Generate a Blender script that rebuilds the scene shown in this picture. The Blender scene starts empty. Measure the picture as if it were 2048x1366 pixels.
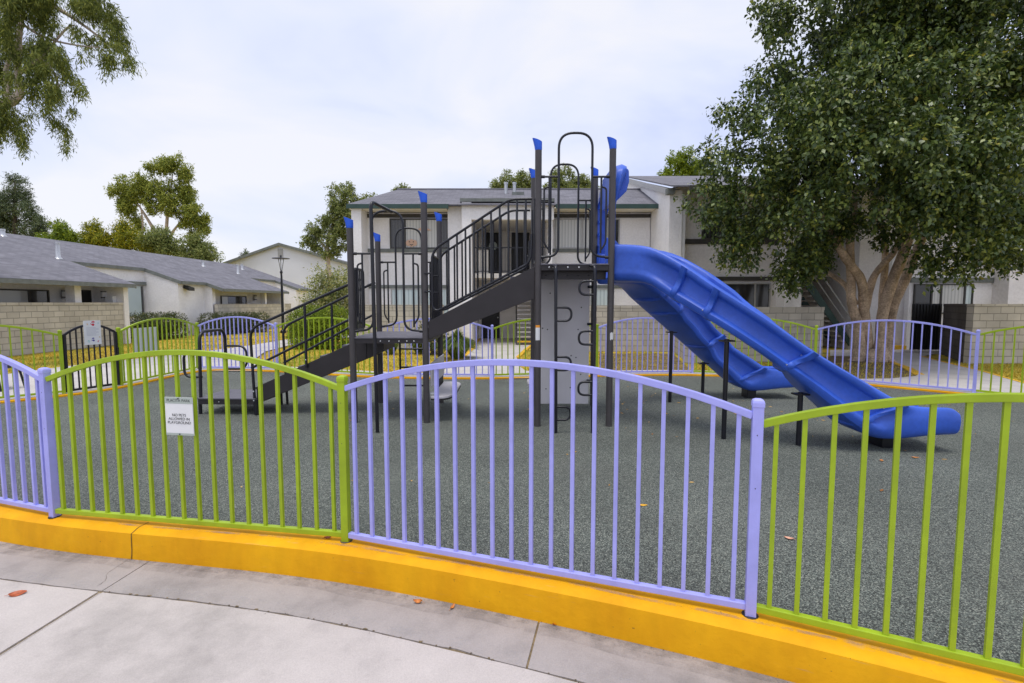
import bpy, bmesh, math, random
import numpy as np
from mathutils import Vector, Matrix
R = math.radians
random.seed(7)
sc = bpy.context.scene
col = sc.collection

# ---------------------------------------------------------------- camera
CAM_H = 1.7
PITCH = R(4.46)
cam = bpy.data.cameras.new('camera'); cam.sensor_width = 36.0; cam.lens = 36.0 * 1000 / 2048
cam.clip_start = 0.05; cam.clip_end = 900
cam_o = bpy.data.objects.new('camera', cam); col.objects.link(cam_o)
cam_o.location = (0, 0, CAM_H); cam_o.rotation_euler = (R(90) - PITCH, 0, 0)
sc.camera = cam_o
# ---------------------------------------------------------------- light
SUN_EL, SUN_AZ = R(78), R(200)          # azimuth from +Y, clockwise: behind and left of the camera
sun = bpy.data.lights.new('sun', 'SUN'); sun.energy = 1.5; sun.angle = R(26); sun.color = (1.0, 0.95, 0.885)
sun_o = bpy.data.objects.new('sun', sun); col.objects.link(sun_o)
sd = Vector((math.sin(SUN_AZ) * math.cos(SUN_EL), math.cos(SUN_AZ) * math.cos(SUN_EL), math.sin(SUN_EL)))
sun_o.rotation_euler = sd.to_track_quat('Z', 'Y').to_euler()
w = bpy.data.worlds.new('World'); sc.world = w; w.use_nodes = True
nt = w.node_tree; nt.nodes.clear()
N = nt.nodes.new; L = nt.links.new
sky = N('ShaderNodeTexSky'); sky.sky_type = 'NISHITA'; sky.sun_disc = False
sky.sun_elevation = SUN_EL; sky.sun_rotation = SUN_AZ
bg1 = N('ShaderNodeBackground'); bg1.inputs[1].default_value = 0.1; L(sky.outputs[0], bg1.inputs[0])
tc = N('ShaderNodeTexCoord'); mp = N('ShaderNodeMapping'); mp.inputs['Scale'].default_value = (1.0, 1.0, 2.3)
mp.inputs['Location'].default_value = (0.35, 0.1, 0.2)
L(tc.outputs['Generated'], mp.inputs[0])
ns = N('ShaderNodeTexNoise'); ns.inputs['Scale'].default_value = 2.1; ns.inputs['Detail'].default_value = 5; ns.inputs['Roughness'].default_value = 0.5
ns.inputs['Distortion'].default_value = 0.4
L(mp.outputs[0], ns.inputs['Vector'])
rp = N('ShaderNodeValToRGB'); L(ns.outputs[0], rp.inputs[0])
rp.color_ramp.elements[0].position = 0.36; rp.color_ramp.elements[0].color = (0.49, 0.54, 0.73, 1)
rp.color_ramp.elements[1].position = 0.60; rp.color_ramp.elements[1].color = (0.665, 0.67, 0.72, 1)
e = rp.color_ramp.elements.new(0.48); e.color = (0.585, 0.62, 0.735, 1)
bg2 = N('ShaderNodeBackground'); bg2.inputs[1].default_value = 1.0; L(rp.outputs[0], bg2.inputs[0])
mx = N('ShaderNodeMixShader'); mx.inputs[0].default_value = 0.92
L(bg1.outputs[0], mx.inputs[1]); L(bg2.outputs[0], mx.inputs[2])
ow = N('ShaderNodeOutputWorld'); L(mx.outputs[0], ow.inputs[0])
sc.view_settings.view_transform = 'Standard'; sc.view_settings.look = 'None'
sc.view_settings.exposure = 0.52; sc.view_settings.gamma = 1.0

# ---------------------------------------------------------------- measuring helpers
CP, SP = math.cos(PITCH), math.sin(PITCH)
def ray(x, y):
    u = (x - 1024) / 1000.; v = (683 - y) / 1000.
    return (u, CP + v * SP, v * CP - SP)
def G(x, y, z=0.0):
    r = ray(x, y); t = (z - CAM_H) / r[2]
    return Vector((r[0] * t, r[1] * t, z))
def D(x, y, Y):
    r = ray(x, y); t = Y / r[1]
    return Vector((r[0] * t, Y, CAM_H + r[2] * t))

# ---------------------------------------------------------------- materials
def newmat(name):
    m = bpy.data.materials.new(name); m.use_nodes = True
    return m, m.node_tree, m.node_tree.nodes['Principled BSDF']
def mat(name, c, rough=0.6, var=0.12, scale=3.0, bump=0.0, bscale=60.0, spec=0.5, metal=0.0, detail=6, fine=0.0, fscale=80.0):
    m, t, b = newmat(name)
    b.inputs['Roughness'].default_value = rough; b.inputs['Metallic'].default_value = metal
    b.inputs['Specular IOR Level'].default_value = spec
    o = t.nodes.new('ShaderNodeTexCoord')
    n = t.nodes.new('ShaderNodeTexNoise'); n.inputs['Scale'].default_value = scale; n.inputs['Detail'].default_value = detail
    t.links.new(o.outputs['Object'], n.inputs['Vector'])
    r = t.nodes.new('ShaderNodeValToRGB'); t.links.new(n.outputs[0], r.inputs[0])
    lo = [max(0, x * (1 - var)) for x in c]; hi = [min(1, x * (1 + var)) for x in c]
    r.color_ramp.elements[0].position = 0.3; r.color_ramp.elements[0].color = (*lo, 1)
    r.color_ramp.elements[1].position = 0.7; r.color_ramp.elements[1].color = (*hi, 1)
    out = r.outputs[0]
    if fine > 0:
        n2 = t.nodes.new('ShaderNodeTexNoise'); n2.inputs['Scale'].default_value = fscale; n2.inputs['Detail'].default_value = 4
        t.links.new(o.outputs['Object'], n2.inputs['Vector'])
        mr = t.nodes.new('ShaderNodeMapRange'); mr.inputs[1].default_value = 0.3; mr.inputs[2].default_value = 0.7
        mr.inputs[3].default_value = 1 - fine; mr.inputs[4].default_value = 1 + fine
        t.links.new(n2.outputs[0], mr.inputs[0])
        mm = t.nodes.new('ShaderNodeMix'); mm.data_type = 'RGBA'; mm.blend_type = 'MULTIPLY'; mm.inputs[0].default_value = 1
        t.links.new(out, mm.inputs[6]); t.links.new(mr.outputs[0], mm.inputs[7]); out = mm.outputs[2]
    t.links.new(out, b.inputs['Base Color'])
    if bump > 0:
        n3 = t.nodes.new('ShaderNodeTexNoise'); n3.inputs['Scale'].default_value = bscale; n3.inputs['Detail'].default_value = 4
        t.links.new(o.outputs['Object'], n3.inputs['Vector'])
        bp = t.nodes.new('ShaderNodeBump'); bp.inputs['Strength'].default_value = bump; bp.inputs['Distance'].default_value = 0.01
        t.links.new(n3.outputs[0], bp.inputs['Height']); t.links.new(bp.outputs[0], b.inputs['Normal'])
    return m
def leafmat(name, stops, rough=0.45, spec=0.5, trans=0.25):
    m, t, b = newmat(name)
    g = t.nodes.new('ShaderNodeNewGeometry'); r = t.nodes.new('ShaderNodeValToRGB')
    t.links.new(g.outputs['Random Per Island'], r.inputs[0])
    els = r.color_ramp.elements
    els[0].position = stops[0][0]; els[0].color = (*stops[0][1], 1)
    els[1].position = stops[-1][0]; els[1].color = (*stops[-1][1], 1)
    for p, c in stops[1:-1]:
        e = els.new(p); e.color = (*c, 1)
    t.links.new(r.outputs[0], b.inputs['Base Color'])
    b.inputs['Roughness'].default_value = rough; b.inputs['Specular IOR Level'].default_value = spec
    if trans > 0:
        tr = t.nodes.new('ShaderNodeBsdfTranslucent'); t.links.new(r.outputs[0], tr.inputs[0])
        ms = t.nodes.new('ShaderNodeMixShader'); ms.inputs[0].default_value = trans
        o = t.nodes['Material Output']
        t.links.new(b.outputs[0], ms.inputs[1]); t.links.new(tr.outputs[0], ms.inputs[2]); t.links.new(ms.outputs[0], o.inputs[0])
    return m
def brickmat(name, c1, c2, cm, bw, bh, mortar, bump=0.4, squash=1.0, off=0.5, msmooth=0.1, streak=None):
    m, t, b = newmat(name); b.inputs['Roughness'].default_value = 0.9
    u = t.nodes.new('ShaderNodeUVMap'); br = t.nodes.new('ShaderNodeTexBrick')
    nz = t.nodes.new('ShaderNodeTexNoise'); nz.inputs['Scale'].default_value = 5; t.links.new(u.outputs[0], nz.inputs['Vector'])
    va = t.nodes.new('ShaderNodeVectorMath'); va.operation = 'MULTIPLY_ADD'
    va.inputs[1].default_value = (0.012, 0.012, 0); t.links.new(nz.outputs['Color'], va.inputs[0]); t.links.new(u.outputs[0], va.inputs[2])
    t.links.new(va.outputs[0], br.inputs['Vector'])
    br.inputs['Color1'].default_value = (*c1, 1); br.inputs['Color2'].default_value = (*c2, 1); br.inputs['Mortar'].default_value = (*cm, 1)
    br.inputs['Scale'].default_value = 1.0; br.inputs['Brick Width'].default_value = bw; br.inputs['Row Height'].default_value = bh
    br.inputs['Mortar Size'].default_value = mortar; br.inputs['Mortar Smooth'].default_value = msmooth; br.offset = off
    n = t.nodes.new('ShaderNodeTexNoise'); n.inputs['Scale'].default_value = 1.3; n.inputs['Detail'].default_value = 8
    t.links.new(u.outputs[0], n.inputs['Vector'])
    mr = t.nodes.new('ShaderNodeMapRange'); mr.inputs[1].default_value = .3; mr.inputs[2].default_value = .7; mr.inputs[3].default_value = .8; mr.inputs[4].default_value = 1.15
    t.links.new(n.outputs[0], mr.inputs[0])
    mm = t.nodes.new('ShaderNodeMix'); mm.data_type = 'RGBA'; mm.blend_type = 'MULTIPLY'; mm.inputs[0].default_value = 1
    t.links.new(br.outputs[0], mm.inputs[6]); t.links.new(mr.outputs[0], mm.inputs[7]); t.links.new(mm.outputs[2], b.inputs['Base Color'])
    bp = t.nodes.new('ShaderNodeBump'); bp.inputs['Strength'].default_value = bump; bp.inputs['Distance'].default_value = 0.02; bp.invert = True
    t.links.new(br.outputs['Fac'], bp.inputs['Height']); t.links.new(bp.outputs[0], b.inputs['Normal'])
    return m

GREEN = mat('green_powder_coat', (0.31, 0.435, 0.008), 0.42, 0.14, 3, 0.12, 240, fine=0.05, fscale=18)
LAV = mat('lavender_powder_coat', (0.37, 0.38, 0.84), 0.42, 0.09, 3, 0.12, 240, fine=0.04, fscale=18)
BLACKPAINT = mat('black_gate_paint', (0.014, 0.013, 0.018), 0.42, 0.3, 8, 0.1, 200)
POST = mat('brown_grey_post', (0.058, 0.052, 0.054), 0.42, 0.15, 4, 0.12, 300)
PIPE = mat('dark_navy_pipe', (0.0085, 0.009, 0.015), 0.28, 0.25, 6, 0.1, 260)
STRINGER = mat('dark_brown_steel', (0.024, 0.020, 0.023), 0.5, 0.2, 4, 0.1, 220)
DECK = mat('grey_vinyl_deck', (0.115, 0.110, 0.135), 0.55, 0.15, 9, 0.3, 150)
BLUE = mat('slide_blue_plastic', (0.035, 0.112, 0.57), 0.42, 0.16, 2.2, 0.06, 180, fine=0.06, fscale=25)
CAPBLUE = mat('cap_blue_plastic', (0.012, 0.11, 0.72), 0.4, 0.08, 8)
GREYP = mat('grey_plastic_panel', (0.72, 0.69, 0.71), 0.6, 0.06, 2, 0.08, 250)
SEATG = mat('pale_grey_plastic', (0.52, 0.50, 0.53), 0.5, 0.06, 4, 0.08, 200)
STEEL = mat('galvanised_steel', (0.55, 0.56, 0.58), 0.35, 0.15, 30, metal=0.7)
WHITE = mat('white_sheet', (0.78, 0.79, 0.80), 0.4, 0.03, 5)
SIGNGREY = mat('sign_grey_green', (0.40, 0.46, 0.42), 0.4, 0.04, 5)
INK = mat('dark_ink', (0.03, 0.03, 0.035), 0.5, 0.0)
GREYINK = mat('grey_ink', (0.45, 0.47, 0.55), 0.5, 0.0)
REDINK = mat('red_ink', (0.62, 0.02, 0.06), 0.5, 0.0)
NAVYINK = mat('navy_ink', (0.05, 0.03, 0.30), 0.5, 0.0)
TEALINK = mat('teal_ink', (0.30, 0.62, 0.62), 0.5, 0.0)
ORANGE = mat('orange_sticker', (0.85, 0.33, 0.03), 0.5, 0.08)
STUCCO = mat('white_stucco', (0.87, 0.855, 0.87), 0.92, 0.07, 1.2, 0.55, 22, fine=0.05, fscale=14)
STUCCO2 = mat('grey_white_stucco', (0.76, 0.735, 0.745), 0.92, 0.08, 1.2, 0.7, 20, fine=0.07, fscale=12)
COOLW = mat('cool_white_siding', (0.74, 0.765, 0.86), 0.9, 0.04, 0.6, 0.2, 8)
CREAM = mat('cream_recess_stucco', (0.80, 0.76, 0.70), 0.92, 0.06, 1.2, 0.4, 22)
TRIM = mat('grey_green_timber', (0.175, 0.19, 0.18), 0.7, 0.2, 5)
TRIMDK = mat('dark_timber_band', (0.055, 0.052, 0.05), 0.75, 0.2, 5)
FASCIA = mat('green_fascia', (0.034, 0.072, 0.064), 0.6, 0.15, 4)
DOORM = mat('charcoal_door', (0.022, 0.022, 0.024), 0.6, 0.2, 4)
ROOF = brickmat('grey_shingle', (0.145, 0.143, 0.168), (0.20, 0.196, 0.225), (0.118, 0.116, 0.138), 0.32, 0.14, 0.010, 0.35)
BLOCK = brickmat('slump_block', (0.585, 0.545, 0.475), (0.49, 0.455, 0.395), (0.33, 0.305, 0.265), 0.41, 0.2, 0.011, 0.7)
BLOCKSHADE = brickmat('shade_darkened_block', (0.125, 0.11, 0.10), (0.105, 0.095, 0.085), (0.07, 0.063, 0.055), 0.41, 0.2, 0.011, 0.6)  # same slump block, with the shade on the left-facing wall put into its colours
m, t, b = newmat('window_glass'); b.inputs['Base Color'].default_value = (0.02, 0.022, 0.026, 1); b.inputs['Roughness'].default_value = 0.08; b.inputs['Specular IOR Level'].default_value = 0.6; GLASS = m
def blindmat(name, c, cd, freq):
    m, t, b = newmat(name); u = t.nodes.new('ShaderNodeTexCoord'); wv = t.nodes.new('ShaderNodeTexWave')
    wv.bands_direction = 'X'; wv.inputs['Scale'].default_value = freq; wv.inputs['Distortion'].default_value = 0.3
    t.links.new(u.outputs['Object'], wv.inputs['Vector']); r = t.nodes.new('ShaderNodeValToRGB'); t.links.new(wv.outputs[0], r.inputs[0])
    r.color_ramp.elements[0].color = (*cd, 1); r.color_ramp.elements[0].position = 0.05; r.color_ramp.elements[1].color = (*c, 1); r.color_ramp.elements[1].position = 0.5
    t.links.new(r.outputs[0], b.inputs['Base Color']); b.inputs['Roughness'].default_value = 0.25; b.inputs['Coat Weight'].default_value = 0.6; b.inputs['Coat Roughness'].default_value = 0.05
    return m
BLIND = blindmat('white_vertical_blind', (0.58, 0.58, 0.565), (0.42, 0.425, 0.42), 2.6)
BLINDB = blindmat('pale_blue_blind', (0.62, 0.72, 0.74), (0.44, 0.54, 0.57), 2.2)
BLINDK = blindmat('dark_vertical_blind', (0.045, 0.045, 0.05), (0.01, 0.01, 0.012), 2.6)
FRAME = mat('window_frame', (0.40, 0.40, 0.41), 0.5, 0.05)
FRAMEDK = mat('bronze_window_frame', (0.04, 0.038, 0.036), 0.5, 0.1)
LAMPW = mat('white_lamp_shade', (0.80, 0.80, 0.82), 0.4, 0.04)
BARK = mat('ficus_bark', (0.44, 0.335, 0.245), 0.9, 0.34, 3.4, 1.0, 34, fine=0.34, fscale=22)
PALEBARK = mat('eucalyptus_bark', (0.50, 0.41, 0.34), 0.8, 0.3, 2.0, 0.3, 14)
DARKBARK = mat('brown_bark', (0.10, 0.075, 0.055), 0.9, 0.3, 3.0, 0.5, 14)
FICUS = leafmat('ficus_leaf', [(0, (0.024, 0.050, 0.013)), (0.45, (0.070, 0.112, 0.025)), (0.80, (0.155, 0.21, 0.043)), (0.985, (0.30, 0.34, 0.06)), (1.0, (0.48, 0.40, 0.055))], 0.38, 0.5, 0.22)
EUCANEAR = leafmat('near_eucalyptus_leaf', [(0, (0.085, 0.12, 0.032)), (0.5, (0.185, 0.225, 0.05)), (1.0, (0.37, 0.39, 0.08))], 0.55, 0.2, 0.4)
EUCA = leafmat('eucalyptus_leaf', [(0, (0.14, 0.19, 0.04)), (0.5, (0.29, 0.335, 0.065)), (1.0, (0.50, 0.50, 0.10))], 0.6, 0.12, 0.42)
CONIF = leafmat('conifer_needle', [(0, (0.065, 0.095, 0.055)), (0.6, (0.13, 0.17, 0.09)), (1.0, (0.22, 0.245, 0.11))], 0.6, 0.12, 0.25)
BRIGHT = leafmat('bright_green_leaf', [(0, (0.075, 0.125, 0.012)), (0.5, (0.19, 0.27, 0.02)), (1.0, (0.37, 0.44, 0.04))], 0.5, 0.25, 0.3)
AUTUMN = leafmat('yellowing_leaf', [(0, (0.11, 0.145, 0.022)), (0.45, (0.24, 0.275, 0.032)), (0.8, (0.42, 0.40, 0.035)), (1.0, (0.60, 0.47, 0.045))], 0.6, 0.12, 0.35)
OLIVE = leafmat('olive_leaf', [(0, (0.115, 0.16, 0.055)), (0.5, (0.24, 0.285, 0.09)), (1.0, (0.42, 0.43, 0.15))], 0.6, 0.12, 0.4)
HEDGE = leafmat('hedge_leaf', [(0, (0.025, 0.042, 0.012)), (0.5, (0.058, 0.085, 0.02)), (0.9, (0.12, 0.135, 0.03)), (1.0, (0.22, 0.18, 0.05))], 0.5, 0.4, 0.15)
SHRUB = leafmat('sparse_shrub_leaf', [(0, (0.14, 0.19, 0.06)), (0.5, (0.32, 0.36, 0.13)), (1.0, (0.55, 0.50, 0.18))], 0.5, 0.25, 0.35)
BLADE = leafmat('ornamental_grass_blade', [(0, (0.05, 0.09, 0.015)), (0.6, (0.14, 0.21, 0.03)), (1.0, (0.30, 0.33, 0.07))], 0.5, 0.4, 0.25)
LEAFR = mat('red_brown_leaf', (0.40, 0.085, 0.022), 0.5, 0.45, 40)
LEAFO = mat('orange_leaf', (0.62, 0.24, 0.06), 0.6, 0.4, 40)
LEAFY = mat('yellow_leaf', (0.75, 0.40, 0.03), 0.6, 0.3, 40)
LEAFP = mat('pale_brown_leaf', (0.62, 0.33, 0.22), 0.6, 0.3, 40)
PUMP = mat('pumpkin_paper', (0.66, 0.43, 0.31), 0.6, 0.1)

# kerb paint: worn, with grey scuffs along the top and dirt streaks on the face
def kerbmat():
    m, t, b = newmat('yellow_kerb_paint'); nd, lk = t.nodes, t.links
    o = nd.new('ShaderNodeTexCoord')
    n = nd.new('ShaderNodeTexNoise'); n.inputs['Scale'].default_value = 2.5; n.inputs['Detail'].default_value = 7; lk.new(o.outputs['Object'], n.inputs['Vector'])
    r = nd.new('ShaderNodeValToRGB'); lk.new(n.outputs[0], r.inputs[0])
    r.color_ramp.elements[0].position = 0.3; r.color_ramp.elements[0].color = (0.74, 0.335, 0.005, 1)
    r.color_ramp.elements[1].position = 0.7; r.color_ramp.elements[1].color = (0.88, 0.445, 0.007, 1)
    # scuffs
    mp = nd.new('ShaderNodeMapping'); mp.inputs['Scale'].default_value = (1.2, 2.2, 30); lk.new(o.outputs['Object'], mp.inputs[0])
    n2 = nd.new('ShaderNodeTexNoise'); n2.inputs['Scale'].default_value = 2.2; n2.inputs['Detail'].default_value = 9; n2.inputs['Roughness'].default_value = 0.68; lk.new(mp.outputs[0], n2.inputs['Vector'])
    r2 = nd.new('ShaderNodeValToRGB'); lk.new(n2.outputs[0], r2.inputs[0])
    r2.color_ramp.elements[0].position = 0.63; r2.color_ramp.elements[0].color = (0, 0, 0, 1); r2.color_ramp.elements[1].position = 0.80; r2.color_ramp.elements[1].color = (0.6, 0.6, 0.6, 1)
    m1 = nd.new('ShaderNodeMix'); m1.data_type = 'RGBA'; lk.new(r2.outputs[0], m1.inputs[0]); lk.new(r.outputs[0], m1.inputs[6]); m1.inputs[7].default_value = (0.38, 0.31, 0.28, 1)
    # vertical drip stains: noise squeezed across, stretched in z
    mp3 = nd.new('ShaderNodeMapping'); mp3.inputs['Scale'].default_value = (9, 9, 2.4); lk.new(o.outputs['Object'], mp3.inputs[0])
    n3 = nd.new('ShaderNodeTexNoise'); n3.inputs['Scale'].default_value = 1.5; n3.inputs['Detail'].default_value = 5; lk.new(mp3.outputs[0], n3.inputs['Vector'])
    r3 = nd.new('ShaderNodeMapRange'); r3.inputs[1].default_value = 0.35; r3.inputs[2].default_value = 0.75; r3.inputs[3].default_value = 1.0; r3.inputs[4].default_value = 0.90; lk.new(n3.outputs[0], r3.inputs[0])
    m2 = nd.new('ShaderNodeMix'); m2.data_type = 'RGBA'; m2.blend_type = 'MULTIPLY'; m2.inputs[0].default_value = 1; lk.new(m1.outputs[2], m2.inputs[6]); lk.new(r3.outputs[0], m2.inputs[7])
    # black specks
    v = nd.new('ShaderNodeTexNoise'); v.inputs['Scale'].default_value = 38; v.inputs['Detail'].default_value = 3; lk.new(o.outputs['Object'], v.inputs['Vector'])
    r4 = nd.new('ShaderNodeValToRGB'); lk.new(v.outputs[0], r4.inputs[0])
    r4.color_ramp.elements[0].position = 0.72; r4.color_ramp.elements[0].color = (0, 0, 0, 1); r4.color_ramp.elements[1].position = 0.77; r4.color_ramp.elements[1].color = (0.6, 0.6, 0.6, 1)
    m3 = nd.new('ShaderNodeMix'); m3.data_type = 'RGBA'; lk.new(r4.outputs[0], m3.inputs[0]); lk.new(m2.outputs[2], m3.inputs[6]); m3.inputs[7].default_value = (0.12, 0.07, 0.03, 1)
    lk.new(m3.outputs[2], b.inputs['Base Color']); b.inputs['Roughness'].default_value = 0.65; b.inputs['Specular IOR Level'].default_value = 0.18
    n5 = nd.new('ShaderNodeTexNoise'); n5.inputs['Scale'].default_value = 14; n5.inputs['Detail'].default_value = 6; lk.new(o.outputs['Object'], n5.inputs['Vector'])
    bp = nd.new('ShaderNodeBump'); bp.inputs['Strength'].default_value = 0.35; bp.inputs['Distance'].default_value = 0.012; lk.new(n5.outputs[0], bp.inputs['Height']); lk.new(bp.outputs[0], b.inputs['Normal'])
    return m
KERB = kerbmat()
def rubbermat():
    m, t, b = newmat('rubber_granules'); nd, lk = t.nodes, t.links
    o = nd.new('ShaderNodeTexCoord')
    v = nd.new('ShaderNodeTexVoronoi'); v.inputs['Scale'].default_value = 165; lk.new(o.outputs['Object'], v.inputs['Vector'])
    sp = nd.new('ShaderNodeSeparateColor'); lk.new(v.outputs['Color'], sp.inputs[0])
    r = nd.new('ShaderNodeValToRGB'); lk.new(sp.outputs[0], r.inputs[0]); r.color_ramp.interpolation = 'LINEAR'
    els = r.color_ramp.elements
    els[0].position = 0; els[0].color = (0.023, 0.025, 0.022, 1); els[1].position = 1; els[1].color = (0.31, 0.32, 0.27, 1)
    for p, c in ((0.34, (0.047, 0.054, 0.048)), (0.55, (0.097, 0.111, 0.098)), (0.84, (0.160, 0.183, 0.157))):
        e = els.new(p); e.color = (*c, 1)
    n = nd.new('ShaderNodeTexNoise'); n.inputs['Scale'].default_value = 0.8; n.inputs['Detail'].default_value = 6; lk.new(o.outputs['Object'], n.inputs['Vector'])
    mr = nd.new('ShaderNodeMapRange'); mr.inputs[1].default_value = 0.3; mr.inputs[2].default_value = 0.7; mr.inputs[3].default_value = 0.82; mr.inputs[4].default_value = 1.18; lk.new(n.outputs[0], mr.inputs[0])
    mm = nd.new('ShaderNodeMix'); mm.data_type = 'RGBA'; mm.blend_type = 'MULTIPLY'; mm.inputs[0].default_value = 1
    lk.new(r.outputs[0], mm.inputs[6]); lk.new(mr.outputs[0], mm.inputs[7])
    n6 = nd.new('ShaderNodeTexNoise'); n6.inputs['Scale'].default_value = 0.28; n6.inputs['Detail'].default_value = 7; n6.inputs['Roughness'].default_value = .65; lk.new(o.outputs['Object'], n6.inputs['Vector'])
    r6 = nd.new('ShaderNodeMapRange'); r6.inputs[1].default_value = .48; r6.inputs[2].default_value = .75; r6.inputs[4].default_value = .35; lk.new(n6.outputs[0], r6.inputs[0])
    m6 = nd.new('ShaderNodeMix'); m6.data_type = 'RGBA'; lk.new(r6.outputs[0], m6.inputs[0]); lk.new(mm.outputs[2], m6.inputs[6]); m6.inputs[7].default_value = (0.15, 0.146, 0.128, 1)
    lk.new(m6.outputs[2], b.inputs['Base Color'])
    b.inputs['Roughness'].default_value = 0.85
    bp = nd.new('ShaderNodeBump'); bp.inputs['Strength'].default_value = 0.5; bp.inputs['Distance'].default_value = 0.004; lk.new(v.outputs['Distance'], bp.inputs['Height']); lk.new(bp.outputs[0], b.inputs['Normal'])
    return m
RUBBER = rubbermat()
def concretemat(name, c, stain=0.25, seed=0.0):
    m, t, b = newmat(name); nd, lk = t.nodes, t.links
    o = nd.new('ShaderNodeTexCoord'); mp = nd.new('ShaderNodeMapping'); mp.inputs['Location'].default_value = (seed, seed * 2, 0); lk.new(o.outputs['Object'], mp.inputs[0])
    n = nd.new('ShaderNodeTexNoise'); n.inputs['Scale'].default_value = 1.6; n.inputs['Detail'].default_value = 9; n.inputs['Roughness'].default_value = 0.62; lk.new(mp.outputs[0], n.inputs['Vector'])
    r = nd.new('ShaderNodeValToRGB'); lk.new(n.outputs[0], r.inputs[0]); els = r.color_ramp.elements
    els[0].position = 0.3; els[0].color = (*[x * (1 - stain) for x in c], 1); els[1].position = 0.72; els[1].color = (*[min(1, x * (1 + stain * .45)) for x in c], 1)
    e = els.new(0.5); e.color = (*c, 1)
    n2 = nd.new('ShaderNodeTexNoise'); n2.inputs['Scale'].default_value = 160; n2.inputs['Detail'].default_value = 3; lk.new(mp.outputs[0], n2.inputs['Vector'])
    mr = nd.new('ShaderNodeMapRange'); mr.inputs[1].default_value = 0.3; mr.inputs[2].default_value = 0.7; mr.inputs[3].default_value = 0.90; mr.inputs[4].default_value = 1.08; lk.new(n2.outputs[0], mr.inputs[0])
    mm = nd.new('ShaderNodeMix'); mm.data_type = 'RGBA'; mm.blend_type = 'MULTIPLY'; mm.inputs[0].default_value = 1
    lk.new(r.outputs[0], mm.inputs[6]); lk.new(mr.outputs[0], mm.inputs[7])
    n4 = nd.new('ShaderNodeTexNoise'); n4.inputs['Scale'].default_value = 11; n4.inputs['Detail'].default_value = 5; lk.new(mp.outputs[0], n4.inputs['Vector'])
    r4 = nd.new('ShaderNodeValToRGB'); lk.new(n4.outputs[0], r4.inputs[0])
    r4.color_ramp.elements[0].position = 0.68; r4.color_ramp.elements[0].color = (0, 0, 0, 1); r4.color_ramp.elements[1].position = 0.80; r4.color_ramp.elements[1].color = (0.45, 0.45, 0.45, 1)
    m3 = nd.new('ShaderNodeMix'); m3.data_type = 'RGBA'; lk.new(r4.outputs[0], m3.inputs[0]); lk.new(mm.outputs[2], m3.inputs[6]); m3.inputs[7].default_value = (*[x * .5 for x in c], 1)
    lk.new(m3.outputs[2], b.inputs['Base Color']); b.inputs['Roughness'].default_value = 0.85
    bp = nd.new('ShaderNodeBump'); bp.inputs['Strength'].default_value = 0.25; bp.inputs['Distance'].default_value = 0.004; lk.new(n2.outputs[0], bp.inputs['Height']); lk.new(bp.outputs[0], b.inputs['Normal'])
    return m
WALK = concretemat('pale_concrete', (0.50, 0.455, 0.435), 0.30)
GUTTER = concretemat('gutter_concrete', (0.36, 0.325, 0.315), 0.36, 3.3)
PATHM = concretemat('path_concrete', (0.52, 0.49, 0.47), 0.18, 7.1)
JOINTD = mat('sandy_joint_dirt', (0.20, 0.15, 0.085), 0.95, 0.5, 25, 0.6, 60)
CRACK = mat('dirt_in_joint', (0.12, 0.10, 0.08), 0.95, 0.5, 12)
def lawnmat():
    m, t, b = newmat('dry_lawn'); nd, lk = t.nodes, t.links
    o = nd.new('ShaderNodeTexCoord')
    n = nd.new('ShaderNodeTexNoise'); n.inputs['Scale'].default_value = 0.7; n.inputs['Detail'].default_value = 5; lk.new(o.outputs['Object'], n.inputs['Vector'])
    n2 = nd.new('ShaderNodeTexNoise'); n2.inputs['Scale'].default_value = 26; n2.inputs['Detail'].default_value = 4; lk.new(o.outputs['Object'], n2.inputs['Vector'])
    ad = nd.new('ShaderNodeMath'); ad.operation = 'MULTIPLY_ADD'; ad.inputs[1].default_value = 0.35; lk.new(n2.outputs[0], ad.inputs[0]); lk.new(n.outputs[0], ad.inputs[2])
    r = nd.new('ShaderNodeValToRGB'); lk.new(ad.outputs[0], r.inputs[0]); els = r.color_ramp.elements
    els[0].position = 0.45; els[0].color = (0.14, 0.145, 0.02, 1); els[1].position = 0.85; els[1].color = (0.54, 0.37, 0.03, 1)
    e = els.new(0.62); e.color = (0.38, 0.30, 0.026, 1)
    lk.new(r.outputs[0], b.inputs['Base Color']); b.inputs['Roughness'].default_value = 0.95
    return m
LAWN = lawnmat()
def blademat():
    m, t, b = newmat('lawn_blade'); nd, lk = t.nodes, t.links
    o = nd.new('ShaderNodeTexCoord'); g = nd.new('ShaderNodeNewGeometry')
    n = nd.new('ShaderNodeTexNoise'); n.inputs['Scale'].default_value = 0.7; n.inputs['Detail'].default_value = 5; lk.new(o.outputs['Object'], n.inputs['Vector'])
    ad = nd.new('ShaderNodeMath'); ad.operation = 'MULTIPLY_ADD'; ad.inputs[1].default_value = 0.30; lk.new(g.outputs['Random Per Island'], ad.inputs[0]); lk.new(n.outputs[0], ad.inputs[2])
    r = nd.new('ShaderNodeValToRGB'); lk.new(ad.outputs[0], r.inputs[0]); els = r.color_ramp.elements
    els[0].position = 0.42; els[0].color = (0.17, 0.20, 0.02, 1); els[1].position = 0.85; els[1].color = (0.68, 0.48, 0.05, 1)
    e = els.new(0.62); e.color = (0.48, 0.385, 0.034, 1)
    lk.new(r.outputs[0], b.inputs['Base Color']); b.inputs['Roughness'].default_value = 0.7
    return m
LBLADE = blademat()
MULCH = mat('mulch_and_dry_grass', (0.16, 0.115, 0.05), 0.95, 0.5, 3, 0.6, 40, fine=0.35, fscale=30)
EARTH = mat('bare_earth', (0.12, 0.09, 0.06), 0.95, 0.3, 3)
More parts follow.
